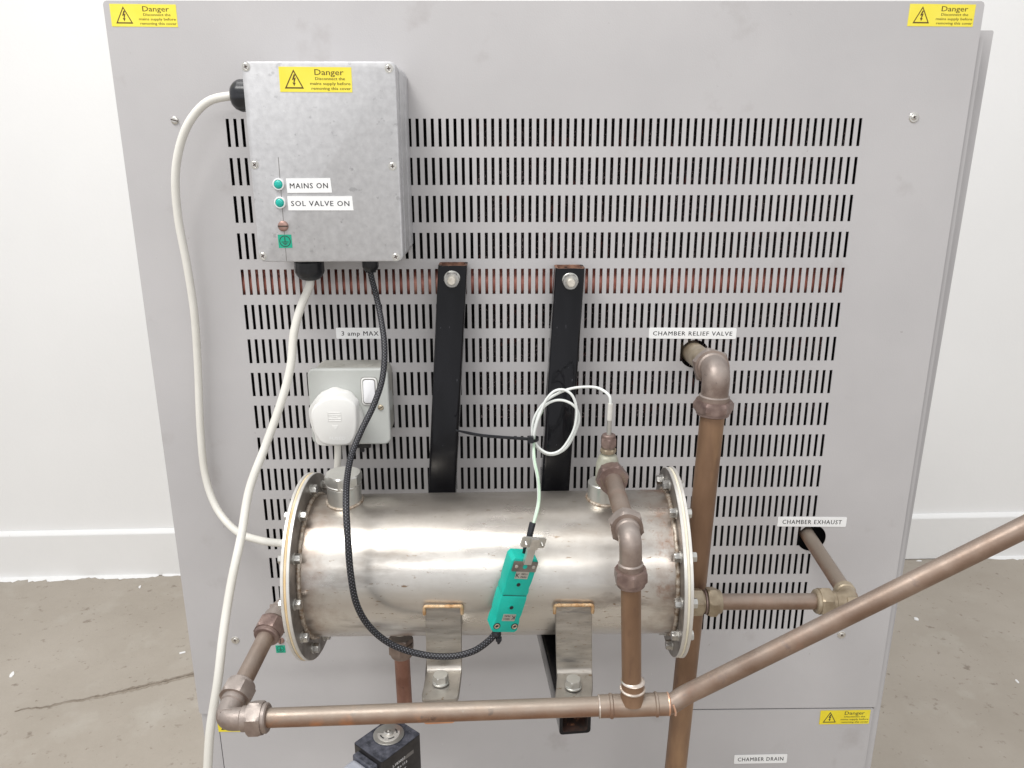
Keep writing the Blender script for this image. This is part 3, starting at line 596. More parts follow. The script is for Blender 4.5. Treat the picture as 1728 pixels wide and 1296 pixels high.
# ------------------------------------------------------------------ black support brackets
def bracket(tl, bl, w_, armL, lbl, boltp, armh):
    lip = armh < 20
    top = PY(*tl, -27); bot = PY(*bl, -54); t = thing('support_bracket', (top.x, 0, -480), lbl, 'bracket', 'black steel brackets carrying the tank')
    ax = (bot-top).normalized(); low = bot+Vector((ax.x*60, 2, -60))
    # square tube, front face at the given points, 25 mm square with rounded arrises; open top
    def ring(c, h, d): # h half width, d depth
        r_ = 3.2; out = []
        for cx, cy_, a0 in ((h-r_, d-r_, 0), (-h+r_, d-r_, 90), (-h+r_, r_, 180), (h-r_, r_, 270)):
            for i in range(5): a = math.radians(a0+22.5*i); out.append(c+Vector((cx+r_*math.cos(a), cy_+r_*math.sin(a), 0)))
        return out
    h, d = w_/2, 25; ext = low+Vector((0, 4, -150+0))
    b = MB(); secs = [ring(top, h, d), ring(top.lerp(bot, .5), h, d), ring(bot, h, d), ring(Vector((low.x, low.y, -478)), h, d)]
    inner = [top+(p-top-Vector((0, d/2, 0)))*.82+Vector((0, d/2, 0)) for p in secs[0]]; n = 20
    vs = [p for s_ in secs for p in s_]; b.add(vs, [(j*n+i, (j+1)*n+i, (j+1)*n+(i+1) % n, j*n+(i+1) % n) for j in range(3) for i in range(n)])
    b.build('upright', 'blackpaint', t, ang=50)
    b = MB(); deep = [p+Vector((0, 0, -9)) for p in inner]
    b.add(secs[0]+inner+deep, [(i, (i+1) % n, n+(i+1) % n, n+i) for i in range(n)]+[(n+i, n+(i+1) % n, 2*n+(i+1) % n, 2*n+i) for i in range(n)]+[tuple(2*n+i for i in range(n))]); b.build('cut_end', 'rust', t)
    # arm: square tube running out from the panel under the tank
    a0, a1 = armL; axd = (a1-a0).normalized(); f2 = frame(a0, axd, (1, 0, 0)); L = (a1-a0).length; h2 = 13; hh = armh/2
    b = MB(); prof = []
    for cx, cy_, aa in ((h2-3, hh-3, 0), (-h2+3, hh-3, 90), (-h2+3, -hh+3, 180), (h2-3, -hh+3, 270)):
        for i in range(5): a = math.radians(aa+22.5*i); prof.append((cx+3*math.cos(a), cy_+3*math.sin(a)))
    vs = [(x, y, z) for z in (0, L) for x, y in prof]+[(x*.80, y*.80, L) for x, y in prof]+[(x*.80, y*.80, L-60) for x, y in prof]
    b.add(vs, [(i, (i+1) % n, n+(i+1) % n, n+i) for i in range(n)], f2)
    b.cur = 2 if armh < 20 else 0; b.add(vs, [(n+i, n+(i+1) % n, 2*n+(i+1) % n, 2*n+i) for i in range(n)], f2); b.cur = 1
    b.add(vs, [(2*n+i, 2*n+(i+1) % n, 3*n+(i+1) % n, 3*n+i) for i in range(n)]+[tuple(3*n+i for i in range(n))], f2)
    b.build('arm', ['blackpaint', 'rustdark', 'orange'], t, ang=50)
    # bolt
    bp = PY(*boltp, -27); f3 = XZ(bp); nb = MB().lathe([(8.1, 0), (8.1, 1.0), (7.6, 1.5), (5, 1.5)], f3, 36); nb = nb.build('washer', 'zinc', t)
    MB().hexnut(f3 @ Matrix.Translation((0, 0, 1.4)), 13.4, 5.2).build('nut', 'boltst', t, ang=25)
    MB().lathe([(3.9, 0), (3.9, 12.4), (3.3, 13.2), (3.0, 13.2)], f3, 24).build('stud', 'thread', t)
    return t
FZ = None
# ------------------------------------------------------------------ tank
TY, TZ = -125.0, -389.5; ax = Vector((.99897, -.0373, .0259)).normalized(); TC = Vector((0, TY, TZ)); RB = 64.0; RF = 84.6
def TA(s_): return TC+ax*s_
SL0, SL1, SR1, SR0 = -213.6, -221.3, 108.9, 116.5
# where a pixel's ray meets the shell
def hit(px, py, R=RB):
    d = ray(px, py); o = CAMP-TC; dp = d-ax*d.dot(ax); op = o-ax*o.dot(ax); A = dp.dot(dp); B = 2*dp.dot(op); C = op.dot(op)-R*R; D = B*B-4*A*C
    return CAMP+d*((-B-math.sqrt(max(D, 0)))/(2*A))
tk = thing('steel_tank', TC+Vector((0, 0, -RB)), 'horizontal stained stainless steel tank with bolted end flanges', 'tank')
F0 = frame(TA(0), ax, (0, -1, 0))
MB().lathe([(RB, SL0+1), (RB, SL0+20), (RB, -60), (RB, 60), (RB, SR1-20), (RB, SR1-1)], F0, 96, cap=False).build('shell', 'shell', tk, ang=60)
def bumpy(R, s_, amp=.5, rr=2.0, seed=0):
    pts = []
    for i in range(181):
        t = 2*math.pi*i/180; q = R+amp*noise.noise(Vector((math.cos(t)*9, math.sin(t)*9, seed))); pts.append(F0 @ Vector((q*math.cos(t), q*math.sin(t), s_+.5*noise.noise(Vector((math.cos(t)*7, math.sin(t)*7, seed+4))))))
    return MB().tube(pts, rr, 8, cap=False, rf=lambda u, p: rr*(1+.25*noise.noise(p*.35)))
bumpy(RB+.6, SL0+1.6, seed=1).build('weld_bead', 'weld', tk, ang=80); bumpy(RB+.6, SR1-1.6, seed=5).build('weld_bead', 'weld', tk, ang=80)
for side, (si, so_) in enumerate(((SL0, SL1), (SR1, SR0))):
    sg = 1 if so_ > si else -1; t1, t2 = si+sg*2.9, si+sg*4.9
    def disc(name, a, b_, R, m_, rin=0, mats=None):
        lo_, hi_ = min(a, b_), max(a, b_)
        return MB().lathe([(R-.5, lo_), (R, lo_+.35), (R, hi_-.35), (R-.5, hi_)], F0, 128).build(name, m_, tk, ang=30)
    fl = disc('weld_flange', si, t1, RF, 'flangerim')
    # dull inner face of the flange
    e = .12*sg*-1; b = MB(); n = 96
    b.add([F0 @ Vector((q*math.cos(2*math.pi*i/n), q*math.sin(2*math.pi*i/n), si+e)) for q in (RF-.6, RB-2) for i in range(n)], [(i, (i+1) % n, n+(i+1) % n, n+i) for i in range(n)]); b.build('flange_face', 'flange', fl, ang=30)
    disc('gasket', t1, t2, RF-.25, 'gasket' if side == 0 else 'gasket2')
    disc('cover_plate', t2, so_, RF+.2, 'flangerim')
    off = 3 if side == 0 else 1
    for k in range(12):
        a = math.radians(30*k+off); q = F0 @ Matrix.Rotation(0, 4, 'Z')
        cdir = Vector((-math.cos(a), math.sin(a))) # angle measured as in the view: 0 = towards the panel
        base = Vector((73.6*cdir.x, 73.6*cdir.y, si)); f2 = F0 @ Matrix.Translation(base) @ (Matrix.Rotation(math.pi, 4, 'X') if sg > 0 else Matrix.Identity(4)) @ Matrix.Rotation(random.random(), 4, 'Z')
        bo = MB().hexnut(f2 @ Matrix.Translation((0, 0, 1.0)), 7.6, 5.0, ends=(0, 1), n=36).build('flange_bolt', 'boltst', tk, ang=25)
        MB().lathe([(5.0, .05), (5.0, .9), (4.7, 1.05), (3, 1.05)], f2, 24).build('washer', 'zinc', bo)
        f3 = F0 @ Matrix.Translation(Vector((base.x, base.y, so_))) @ (Matrix.Identity(4) if sg > 0 else Matrix.Rotation(math.pi, 4, 'X')) @ Matrix.Rotation(random.random(), 4, 'Z')
        MB().hexnut(f3, 7.6, 4.8, ends=(0, 1), n=36).build('bolt_head', 'zinc', bo, ang=25)
# filler boss with hexagon cap (left), boss under the brass tee (right)
def topz(x): return TA(x/ax.x).z+RB
pB = PZ(572, 812, topz(-178)+27); xb = pB.x
f2 = Matrix.Translation((xb, TA(xb).y, topz(xb)-2))
MB().lathe([(15.2, -10), (15.2, 17.0), (14.6, 17.6)], f2, 48).build('filler_boss', 'zinc', tk, ang=30)
MB().lathe([(14.2, 17), (15.4, 17.6), (15.6, 19), (14.6, 19.8)], f2, 40).build('cap_washer', 'screw', tk)
MB().hexnut(f2 @ Matrix.Translation((0, 0, 19.6)) @ Matrix.Rotation(.42, 4, 'Z'), 29.5, 9.5, ends=(1, 1), ch=1.2).build('filler_cap', 'zinc', tk, ang=22)
def saddle(cx, cyy, R, rr, m_, seed):
    pts = []
    for i in range(61):
        t = 2*math.pi*i/60; x, y = cx+R*math.cos(t), cyy+R*math.sin(t); c = TA(x/ax.x); dy = y-c.y; z = c.z+math.sqrt(max(0, RB*RB-dy*dy))
        pts.append(Vector((x, y, z+.3)))
    MB().tube(pts, rr, 7, cap=False, rf=lambda u, p: rr*(1+.3*noise.noise(p*.4))).build('weld_bead', m_, tk, ang=80)
saddle(xb, TA(xb).y, 15.8, 1.3, 'weld', 3)
Ce = PY(1064, 911, -257)                      # corner of the elbow in front of the tank
ZP = Ce.z
pR = PZ(1034, 808, ZP); xr_ = pR.x
f2 = Matrix.Translation((xr_-4, TA(xr_).y, topz(xr_)-2))
MB().lathe([(15.0, -10), (15.0, 16), (14.3, 16.8)], f2, 48).build('outlet_boss', 'zinc', tk, ang=30); saddle(xr_-4, TA(xr_).y, 15.7, 1.3, 'weld', 8)
# bottom drain stub
pD = Vector((PY(677, 1085, -125).x, -125, TZ-RB)); MB().lathe([(9, -10), (9, 14)], frame(pD+Vector((0, 0, 6)), (0, 0, -1)), 32).build('drain_stub', 'zinc', tk)
# feet: bent stainless straps
feet = []
for (lx0, lx1, ytop, ybend, yfront, tlx, fx0, fx1, bolt, lb) in ((716.5, 779, 1021, 1128, 1180, 0, 713, 771, (743.5, 1146), 'left'), (937, 999, 1019, 1133, 1181, 0, 939.5, 998, (967.5, 1153), 'right')):
    hp = hit((lx0+lx1)/2, ytop); Yp = hp.y-2.0
    a, c = PY(lx0, ytop+3, Yp), PY(lx1, ytop+3, Yp); e, f_ = PY(lx0+4 if lb == 'left' else lx0+2, ybend, Yp), PY(lx1, ybend+1, Yp); zb = (e.z+f_.z)/2
    W_ = ((c-a).length+(f_-e).length)/2; xm0 = (a.x+c.x)/2; xm1 = (e.x+f_.x)/2; TT = 3.0
    fa, fb = PZ(fx0, yfront, zb), PZ(fx1, yfront+1, zb); yfr = (fa.y+fb.y)/2; xf = (fa.x+fb.x)/2
    # centre line in (along) direction, then thicken
    path = [Vector((xm0, Yp, a.z)), Vector((interp(xm0, xm1, .5), Yp, interp(a.z, zb, .5))), Vector((xm1, Yp, zb+5))]
    for i in range(1, 6):
        t = math.radians(18*i); path.append(Vector((xm1, Yp-5*(1-math.cos(t)), zb+5-5*math.sin(t))))
    path += [Vector((interp(xm1, xf, .5), interp(Yp-5, yfr, .5), zb)), Vector((xf, yfr+6, zb)), Vector((xf, yfr+2.5, zb)), Vector((xf, yfr+.8, zb)), Vector((xf, yfr, zb))]
    b = MB(); vs = []; k = len(path)
    for i, p in enumerate(path):
        t_ = (path[min(i+1, k-1)]-path[max(0, i-1)]).normalized(); nrm = Vector((1, 0, 0)).cross(t_).normalized()
        hw = W_/2; 
        if i == k-3: hw -= .8
        if i == k-2: hw -= 2.2
        if i == k-1: hw -= 5
        for sx_, o_ in ((-hw, 0), (-hw+.6, .8), (hw-.6, .8), (hw, 0), (hw, -TT), (-hw, -TT)): vs.append(p+Vector((sx_, 0, 0))-nrm*(o_-.8))
    n = 6; b.add(vs, [(j*n+i, j*n+(i+1) % n, (j+1)*n+(i+1) % n, (j+1)*n+i) for j in range(k-1) for i in range(n)]+[tuple(range(n-1, -1, -1)), tuple((k-1)*n+i for i in range(n))])
    ft = b.build('foot', 'steelfoot', tk, ang=30)
    bm = bmesh.new(); bm.from_mesh(ft.data); bmesh.ops.recalc_face_normals(bm, faces=bm.faces); bm.to_mesh(ft.data); bm.free()
    z_t = path[0].z; pts = [Vector((xm0-W_/2-.6, Yp-.5, z_t-7)), Vector((xm0-W_/2-.6, Yp-1, z_t-3)), Vector((xm0-W_/2, Yp-1.2, z_t+.6))]+[Vector((xm0+W_*(i/8-.5), Yp-1.2, z_t+1.0)) for i in range(1, 8)]+[Vector((xm0+W_/2, Yp-1.2, z_t+.6)), Vector((xm0+W_/2+.6, Yp-1, z_t-3)), Vector((xm0+W_/2+.6, Yp-.5, z_t-7))]
    MB().tube(pts, 1.5, 8, smooth=6, rf=lambda u, p: 1.5*(1+.25*noise.noise(p*.5))).build('weld_bead', 'goldweld', ft, ang=80)
    bp = PZ(*bolt, zb+4); bp.z = zb+1
    f2 = Matrix.Translation(bp); MB().lathe([(7.2, 0), (7.2, 1.2), (6.8, 1.6), (4, 1.6)], f2, 32).build('washer', 'zinc', ft)
    MB().hexnut(f2 @ Matrix.Translation((0, 0, 1.5)) @ Matrix.Rotation(.2, 4, 'Z'), 11.6, 6.0, ends=(0, 1), n=48).build('foot_bolt', 'zinc', ft, ang=25)
    feet.append((xf, yfr, zb, W_))
xf, yfr, zb, W_ = feet[0]
ex = PY(741, 1206, yfr-2)
bracket((763.5, 448.5), (745.5, 825), 27.4, (Vector((xf-12, 8, zb-13)), Vector((ex.x, yfr-2, zb-13))), 'left of the two black square tube brackets holding the tank', (763, 471), 18)
xf, yfr, zb, W_ = feet[1]
ex = PY(970, 1210, yfr-2)
bracket((962.5, 453), (937.5, 823), 28.0, (Vector((xf-22, 8, zb-16)), Vector((ex.x, yfr-6, zb-16))), 'right of the two black square tube brackets, behind the coiled lead', (962, 474.5), 24)

# ------------------------------------------------------------------ pipework
def coupler(parent, p, dr, r, dirn=1, nutaf=None, m_='brassnut', collar='brass', nl=12, start=0., rim=True, rot=0.):
    """compression nut at p, opening along dr (the pipe comes out at the far end)"""
    nutaf = nutaf or r*2+8; f2 = frame(Vector(p)+Vector(dr).normalized()*start, dr) @ Matrix.Rotation(rot, 4, 'Z')
    b = MB().hexnut(f2, nutaf, nl, ends=(1, 1), ch=nutaf*.085); 
    o = b.build('compression_nut', m_, parent, ang=24)
    if rim: MB().lathe([(nutaf*.47, nl-.3), (nutaf*.47, nl+2.6), (nutaf*.43, nl+3.6), (r+.5, nl+3.7)], f2, 40).build('nut_collar', m_, o, ang=30)
    return o
def elbow(parent, C, d1, d2, r, L1, L2, m_='brass', bead=True, rbend=None):
    """cast elbow body with thickened mouths; d1,d2 = unit directions from the corner to its mouths"""
    C, d1, d2 = Vector(C), Vector(d1).normalized(), Vector(d2).normalized(); rb = rbend or r*1.05
    pts = [C+d1*L1]; k = 14
    for i in range(k+1):
        t = i/k; q = (1-t)**2*(C+d1*rb)+2*t*(1-t)*C+t*t*(C+d2*rb); pts.append(q)
    pts.append(C+d2*L2)
    b = MB().tube(pts, r, 32); o = b.build('elbow', m_, parent, ang=50)
    for d, L in ((d1, L1), (d2, L2)):
        f2 = frame(C+d*(L-6.5), d); MB().lathe([(r*.98, -.6), (r*1.06, 0), (r*1.12, .6), (r*1.12, 6.3), (r*1.0, 7.0)], f2, 40).build('mouth', m_, o, ang=30)
    return o
# --- main run: left fitting -> corner -> long lower pipe -> tee -> riser / slanting pipe
pw = thing('copper_pipework', PY(1066, 1190, -257), 'run of tarnished copper pipe looping under and in front of the tank', 'pipework')
CL = PY(378, 1214, -252)                    # bottom left corner
TE = PY(1066, 1190, -257)                   # tee
SL = PY(465, 1043, -150)                    # left fitting behind the flange
dL = (SL-CL).normalized(); dB = (TE-CL).normalized()
elbow(pw, CL, dL, dB, 8.8, 21, 21); 
pn = Vector((-.05, -.82, .57)).normalized(); f2 = frame(CL+pn*8.2+dL*5.5+dB*1.5, pn, dB)
MB().box(-5.2, 5.2, -3.6, 3.6, -.8, 1.0, f2, r=.8).build('cast_plate', 'brass', pw); text('cast_lettering', [('MX', 0, 0, 7.0, 4.2)], f2 @ Matrix.Translation((0, 0, 1.1)), 0, 0, 'brassdark', pw)
coupler(pw, CL+dL*19, dL, 7.5, nutaf=24.5, nl=12, m_='brass'); coupler(pw, CL+dB*20, dB, 7.5, nutaf=24.5, nl=11.5, m_='brass')
e1 = SL-dL*4
MB().tube([CL+dL*20, e1-dL*2], 7.5, 28).build('left_pipe', 'pipepink', pw)
coupler(pw, e1-dL*2, -dL, 7.5, nutaf=24.0, nl=13)
elbow(pw, SL+dL*12, -dL, (Vector((-228, -125, (SL+dL*12).z))-(SL+dL*12)).normalized(), 9.4, 16, 34)
MB().box(-5, 5, -3.6, 3.6, -1.2, .7, frame(SL+dL*12+Vector((-.3, -.80, .52)).normalized()*9.3, (-.3, -.80, .52), (1, 0, 0)), r=1).build('cast_plate', 'brass', pw)
# lower pipe
MB().tube([CL+dB*22, TE-dB*24], 7.5, 32).build('lower_pipe', 'pipe', pw, ang=60)
# tee
dS = (PY(1728, 890, -283)-PY(1140, 1182, -254)).normalized()
t0 = TE-dB*25.5; f2 = frame(t0, dB)
tee = MB().lathe([(7.6, 0), (8.7, .2), (8.8, 7.8), (9.6, 8.6), (9.6, 10.2), (8.8, 11), (8.7, 43), (9.5, 43.8), (9.5, 45.2), (8.7, 46), (8.7, 53.5), (7.8, 53.8)], f2, 40).build('tee', 'pipe', pw, ang=40)
fu = frame(TE, (0, 0, 1)); MB().lathe([(9.8, 4), (8.9, 10), (8.8, 14), (9.4, 14.6), (9.5, 15.8), (8.8, 16.4), (8.7, 22)], fu, 40).build('tee_branch', 'pipebrown', tee, ang=40)
MB().lathe([(8.9, 14.3), (9.9, 14.9), (9.9, 15.8), (8.9, 16.4)], fu, 40).build('solder_bead', 'solder', tee)
MB().lathe([(8.7, 21.6), (9.3, 22.1), (8.6, 23.2), (7.5, 24.0)], fu, 40).build('solder_bead', 'solder', tee)
MB().lathe([(7.5, -.8), (9.0, -.3), (8.9, .6), (7.6, .9)], f2, 40).build('solder_bead', 'solder', tee)
p = TE+dB*28.5; f2 = frame(p, dB); MB().lathe([(8.8, -.8), (9.0, .2), (7.4, 1.2)], f2, 40).build('solder_bead', 'coppersolder', tee)
# riser
CeV = Vector((Ce.x, -257, Ce.z)); dR = (CeV-TE).normalized()
MB().tube([TE+dR*20, CeV-dR*24], 7.5, 32).build('riser_pipe', MT['pipebrown'], pw, ang=60)
Bk = Vector((xr_, TA(xr_).y, ZP)); dK = (Bk-CeV).normalized()
elbow(pw, CeV, dK, -dR, 8.3, 19, 25, 'brass')
coupler(pw, CeV-dR*23.5, -dR, 7.5, nutaf=22.5, nl=10.5, rot=.5); coupler(pw, CeV+dK*17, dK, 7.5, nutaf=24.0, nl=11, m_='brass', rim=False, rot=.3)
Lk = (Bk-CeV).length
MB().tube([CeV+dK*20, CeV+dK*(Lk-24)], 7.5, 32).build('short_pipe', 'pipepink', pw)
# the slanting pipe
S0 = TE+dB*22; S1 = PY(1140, 1181, -254); S2 = PY(1728, 890, -283); S3 = S2+(S2-S1)*.25
sp_ = [TE+dB*27, TE+dB*31, S1+ (S2-S1)*.03, S1+(S2-S1)*.10, S1.lerp(S2, .3), S1.lerp(S2, .65), S2, S3]
MB().tube(sp_, 7.5, 32, smooth=6).build('slanting_pipe', 'pipepink', pw, ang=60)
p = sp_[1]; MB().tube([p+Vector((8.2*math.cos(a), 8.2*math.sin(a)*math.cos(0), 0)) for a in ()] or [p+Vector((-.5, -8.4, 5.5)), p+Vector((1.2, -9.3, 0)), p+Vector((1.6, -8.3, -4.0))], .8, 8, smooth=5).build('solder_run', 'coppersolder', tee)
# --- brass tee on the tank with the probe gland
bt = thing('brass_tee', Bk+Vector((-3, 0, -16)), 'brass tee fitting on the right boss of the tank with probe gland on top', 'pipe fitting')
MB().lathe([(10.5, -18), (10.5, 0), (10.2, 6), (8.4, 12), (7.2, 14.2), (5.0, 15.2), (5.0, 17)], Matrix.Translation(Bk+Vector((-2, 0, 0))), 40).build('tee_body', 'brassgreen', bt, ang=60)
MB().lathe([(9.5, 0), (9.5, 16)], frame(Bk, -dK), 36).build('tee_mouth', 'brassgreen', bt, ang=60)
coupler(bt, Bk-dK*12, -dK, 7.5, nutaf=24.5, nl=13, m_='brassnut', rim=False, rot=.2)
n0 = Bk-dK*24.8; f2 = frame(n0, -dK)
text('cast_lettering', [('15mm', 0, 9.5, 9, 2.4)], f2 @ Matrix.Rotation(1.9, 4, 'Z') @ Matrix.Translation((0, 0, .4)), 0, 0, 'brasspale', bt)
text('cast_lettering', [('WRAS', 0, 9.5, 9, 2.4)], f2 @ Matrix.Rotation(-1.2, 4, 'Z') @ Matrix.Translation((0, 0, .4)), 0, 0, 'brasspale', bt)
G0 = Bk+Vector((-2, 0, 16.5)); f2 = Matrix.Translation(G0)
MB().hexnut(f2, 12.2, 4.2).build('gland_base', 'brasspale', bt, ang=25); MB().lathe([(5, 4), (5, 7)], f2, 24).build('gland_thread', 'brass', bt)
MB().hexnut(f2 @ Matrix.Translation((0, 0, 6)) @ Matrix.Rotation(.5, 4, 'Z'), 12.6, 8.2, ends=(1, 1), ch=1).build('gland_nut', 'brassnut', bt, ang=25)
MB().lathe([(5.9, 14), (5.9, 16.4), (5.2, 17)], f2, 28).build('gland_collar', 'brassnut', bt)
# --- probe with its lead
PR = G0+Vector((0, 0, 15)); ptop = PY(1030, 681, PR.y)
pb = thing('temperature_probe', PR, 'steel temperature probe whose white lead is coiled twice and tied', 'temperature probe')
MB().tube([PR, PR.lerp(ptop, .55)], 2.1, 16).build('probe_stem', 'zinc', pb); MB().tube([PR.lerp(ptop, .5), ptop], 2.3, 16).build('clear_sleeve', 'clear', pb)
def YL(y): return y
cpx = [(1030, 684, PR.y), (1029, 670, PR.y), (1021, 661, -124), (1006, 654, -116), (985, 653, -106), (963, 656, -98), (941, 664, -93), (920, 678, -90), (903, 702, -88), (898, 728, -88), (903, 750, -90), (920, 765, -92), (938, 766, -92), (956, 755, -93), (969, 733, -94), (977, 710, -95), (974, 692, -95), (962, 680, -95), (944, 675, -95), (926, 680, -94), (912, 694, -93), (904, 716, -93), (901, 738, -93), (909, 755, -94), (926, 765, -96), (944, 761, -97), (958, 745, -97), (970, 720, -98), (973, 690, -98), (966, 668, -98), (952, 658, -97), (936, 660, -97), (922, 674, -97), (913, 694, -96), (905, 716, -96), (900, 740, -96)]
pts = [PY(a, c, d) for a, c, d in cpx]
MB().tube(pts, 1.25, 12, smooth=6).build('white_lead', 'ptfe', pb, ang=60)
gp = [(915, 692, -92), (905, 716, -92), (901, 742, -94), (902, 775, -106), (908, 805, -128), (910, 830, -165), (909, 850, -186), (905, 868, -196), (900, 884, -202)]
MB().tube([PY(*q) for q in gp], 1.3, 12, smooth=6).build('green_lead', 'green', pb, ang=60)
gp = [(913, 694, -90.5), (903.5, 716, -90.5), (899.5, 742, -92.5), (900, 775, -105), (906, 805, -127), (908, 830, -164), (907, 850, -185), (903, 868, -195), (899, 884, -201)]
MB().tube([PY(*q) for q in gp], .8, 10, smooth=6).build('white_core', 'ptfe', pb, ang=60)
# cable tie
ti = [PY(900, 741.5, -99), PY(880, 740, -98), PY(850, 738, -94), PY(815, 735, -88), PY(792, 731, -82), PY(769, 726, -74)]
tie = thing('cable_tie', ti[0], 'long black cable tie pulled round the coiled white lead, tail pointing left', 'cable tie')
b = MB(); P_ = catmull(ti, 6); vs = []
for i, p in enumerate(P_): wv = 1.4 if i < len(P_)-7 else 1.4-(i-len(P_)+7)*.12; vs += [p+Vector((0, -.4, wv)), p+Vector((0, -.7, 0)), p+Vector((0, -.4, -wv)), p+Vector((0, .5, -wv)), p+Vector((0, .5, wv))]
b.add(vs, [(5*j+i, 5*j+(i+1) % 5, 5*j+5+(i+1) % 5, 5*j+5+i) for j in range(len(P_)-1) for i in range(5)]+[(0, 1, 2, 3, 4)]); b.build('tail', 'black', tie)
f2 = XZ(PY(896, 741.5, -99)); MB().box(-2.6, 2.4, -3, 3, -2, 2.4, f2, r=.6).build('head', 'black', tie)
pts = []
c0 = PY(901.5, 741, -93)
for i in range(25): a = 2*math.pi*i/24; pts.append(c0+Vector((4.2*math.cos(a), 4.8*math.sin(a), .5*math.cos(a))))
b = MB(); vs = []
for p in pts: vs += [p+Vector((0, 0, 1.5)), p+Vector((0, 0, -1.5))]
b.add(vs, [(2*i, 2*i+2, 2*i+3, 2*i+1) for i in range(24)]); b.build('loop', 'black', tie)

# --- teal connector pair
ctop, cbot = PY(884.5, 936, -207), PY(847, 1060, -203); ydir = (ctop-cbot).normalized(); LC = (ctop-cbot).length
cf = frame((ctop+cbot)/2, ydir.cross(Vector((1, 0, 0)) - ydir*ydir.x).normalized()*-1 if False else Vector((0, -1, 0)) - ydir*Vector((0, -1, 0)).dot(ydir), ydir.cross(Vector((0, -1, 0))) )
# local frame: x right, y up along the connector, z out
zc = (Vector((0, -1, 0.0))-ydir*Vector((0, -1, 0)).dot(ydir)).normalized(); zc = (Matrix.Rotation(.30, 3, ydir) @ zc).normalized(); xc = ydir.cross(zc).normalized()
cf = Matrix((xc, ydir, zc)).transposed().to_4x4(); cf.translation = (ctop+cbot)/2
tc_ = thing('connector_pair', (ctop+cbot)/2, 'teal thermocouple plug and socket joined end to end in front of the tank', 'connector')
hw = 11.4; hl = LC/2
lower = [(-hw, -hl+2), (-hw+2, -hl), (hw-2, -hl), (hw, -hl+2), (hw, -hl+10), (hw-.8, -hl+14), (hw-.2, -hl+18), (hw+.0, -3), (hw-.6, 0), (-hw+.6, 0), (-hw, -3), (-hw+.2, -hl+18), (-hw+.8, -hl+14), (-hw, -hl+10)]
upper = [(-hw+.6, .35), (hw-.6, .35), (hw, 4), (hw-.8, 8), (hw-.2, 13), (hw, 18), (hw, hl-3), (hw-2, hl), (-hw+2, hl), (-hw, hl-3), (-hw, 18), (-hw+.2, 13), (-hw+.8, 8), (-hw, 4)]
MB().prism(lower, -8, 5.5, cf, ch=.9).build('socket_half', 'teal', tc_, ang=28); MB().prism(upper, -8, 5.5, cf, ch=.9).build('plug_half', 'teal', tc_, ang=28)
MB().box(-hw+1.2, hw-1.2, -.2, .6, -7, 4.9, cf).build('joint_gap', 'black', tc_)
for yy in (11.5, -11): 
    f2 = cf @ Matrix.Translation((0, yy, 5.5)); nn = MB().hexnut(f2 @ Matrix.Translation((0, 0, -2)), 5.6, 2.35, ends=(0, 0), n=36, ch=.2).build('screw_recess', 'teal', tc_); MB().lathe([(1.7, 0), (1.7, .5)], f2, 20).build('screw_hole', 'black', nn)
for sx_ in (-1, 1):
    f2 = cf @ Matrix.Translation((sx_*7.8, -hl+6.5, 5.5)); MB().lathe([(3.0, 0), (3.0, .3), (2.5, .35)], f2, 24).build('rivet_seat', 'ink2', tc_); MB().lathe([(2.3, 0), (2.3, .6), (1.9, .8), (1.3, .5), (1.2, .2)], f2, 24).build('rivet', 'brassscrew', tc_)
for yy, rot in ((20.5, 0), (-21, math.pi)):
    f2 = cf @ Matrix.Translation((0.5, yy, 5.55)) @ Matrix.Rotation(rot, 4, 'Z'); o = MB().box(-5.6, 5.6, -3.4, 3.4, 0, .25, f2, r=.4).build('type_label', 'zinc', tc_)
    text('lettering', [('K', -3.5, 0, 3.1, 4.0), ('NiCr+', 2.0, 1.4, 5.2, 1.6), ('NiAl-', 2.0, -1.4, 5.2, 1.6)], f2 @ Matrix.Translation((0, 0, .32)), 0, 0, 'ink2', o, bold=.05)
f2 = cf @ Matrix.Translation((.6, hl-7.0, 5.6))
o = MB().box(-10.4, 10.4, -4.8, 4.6, 0, .9, f2, r=.6).build('clamp_plate', 'flange', tc_)
for sx_ in (-1, 1): MB().lathe([(1.5, .9), (1.4, 1.4), (.8, 1.7)], f2 @ Matrix.Translation((sx_*7.4, 0, 0)), 18).build('rivet', 'screw', o)
MB().lathe([(1.9, .95), (1.9, 1.05)], f2, 20).build('hole', 'teal', o)
MB().box(-3.2, 3.2, 4, 22, .4, 4.0, f2, r=.5).build('clamp_stem', 'zinc', o)
o = MB().box(-10.2, 10.2, 19.5, 28.5, 1.5, 3.0, f2, r=1.4).build('clamp_ear_plate', 'zinc', tc_)
MB().box(-3.4, 3.4, 19.2, 28.8, 2.9, 6.0, f2, r=.5).build('clamp_saddle', 'screw', tc_)
for sx_ in (-1, 1): MB().tube([f2 @ Vector((sx_*6.8, 24.2, 2.8)), f2 @ Vector((sx_*6.8+.3, 22.9, 5.8))], 1.15, 14).build('clamp_screw', 'screw', tc_)
MB().tube([PY(899, 882, -203.5), PY(895, 898, -206), PY(893, 910, -207.5), PY(890, 925, -208)], 2.6, 16, smooth=3).build('heat_shrink', 'black', tc_)
MB().tube([PY(886, 916, -204.5), PY(884.5, 930, -204.5), PY(883, 936, -204.5)], 1.3, 10).build('inner_wire', 'black', tc_)
p = PY(839, 1066, -206); MB().tube([PY(843, 1056, -204), p, PY(836, 1071, -206)], 3.3, 14).build('cable_boot', 'black', tc_)
f2 = XZ(PY(838, 1070, -207)) @ Matrix.Rotation(-.5, 4, 'Z')
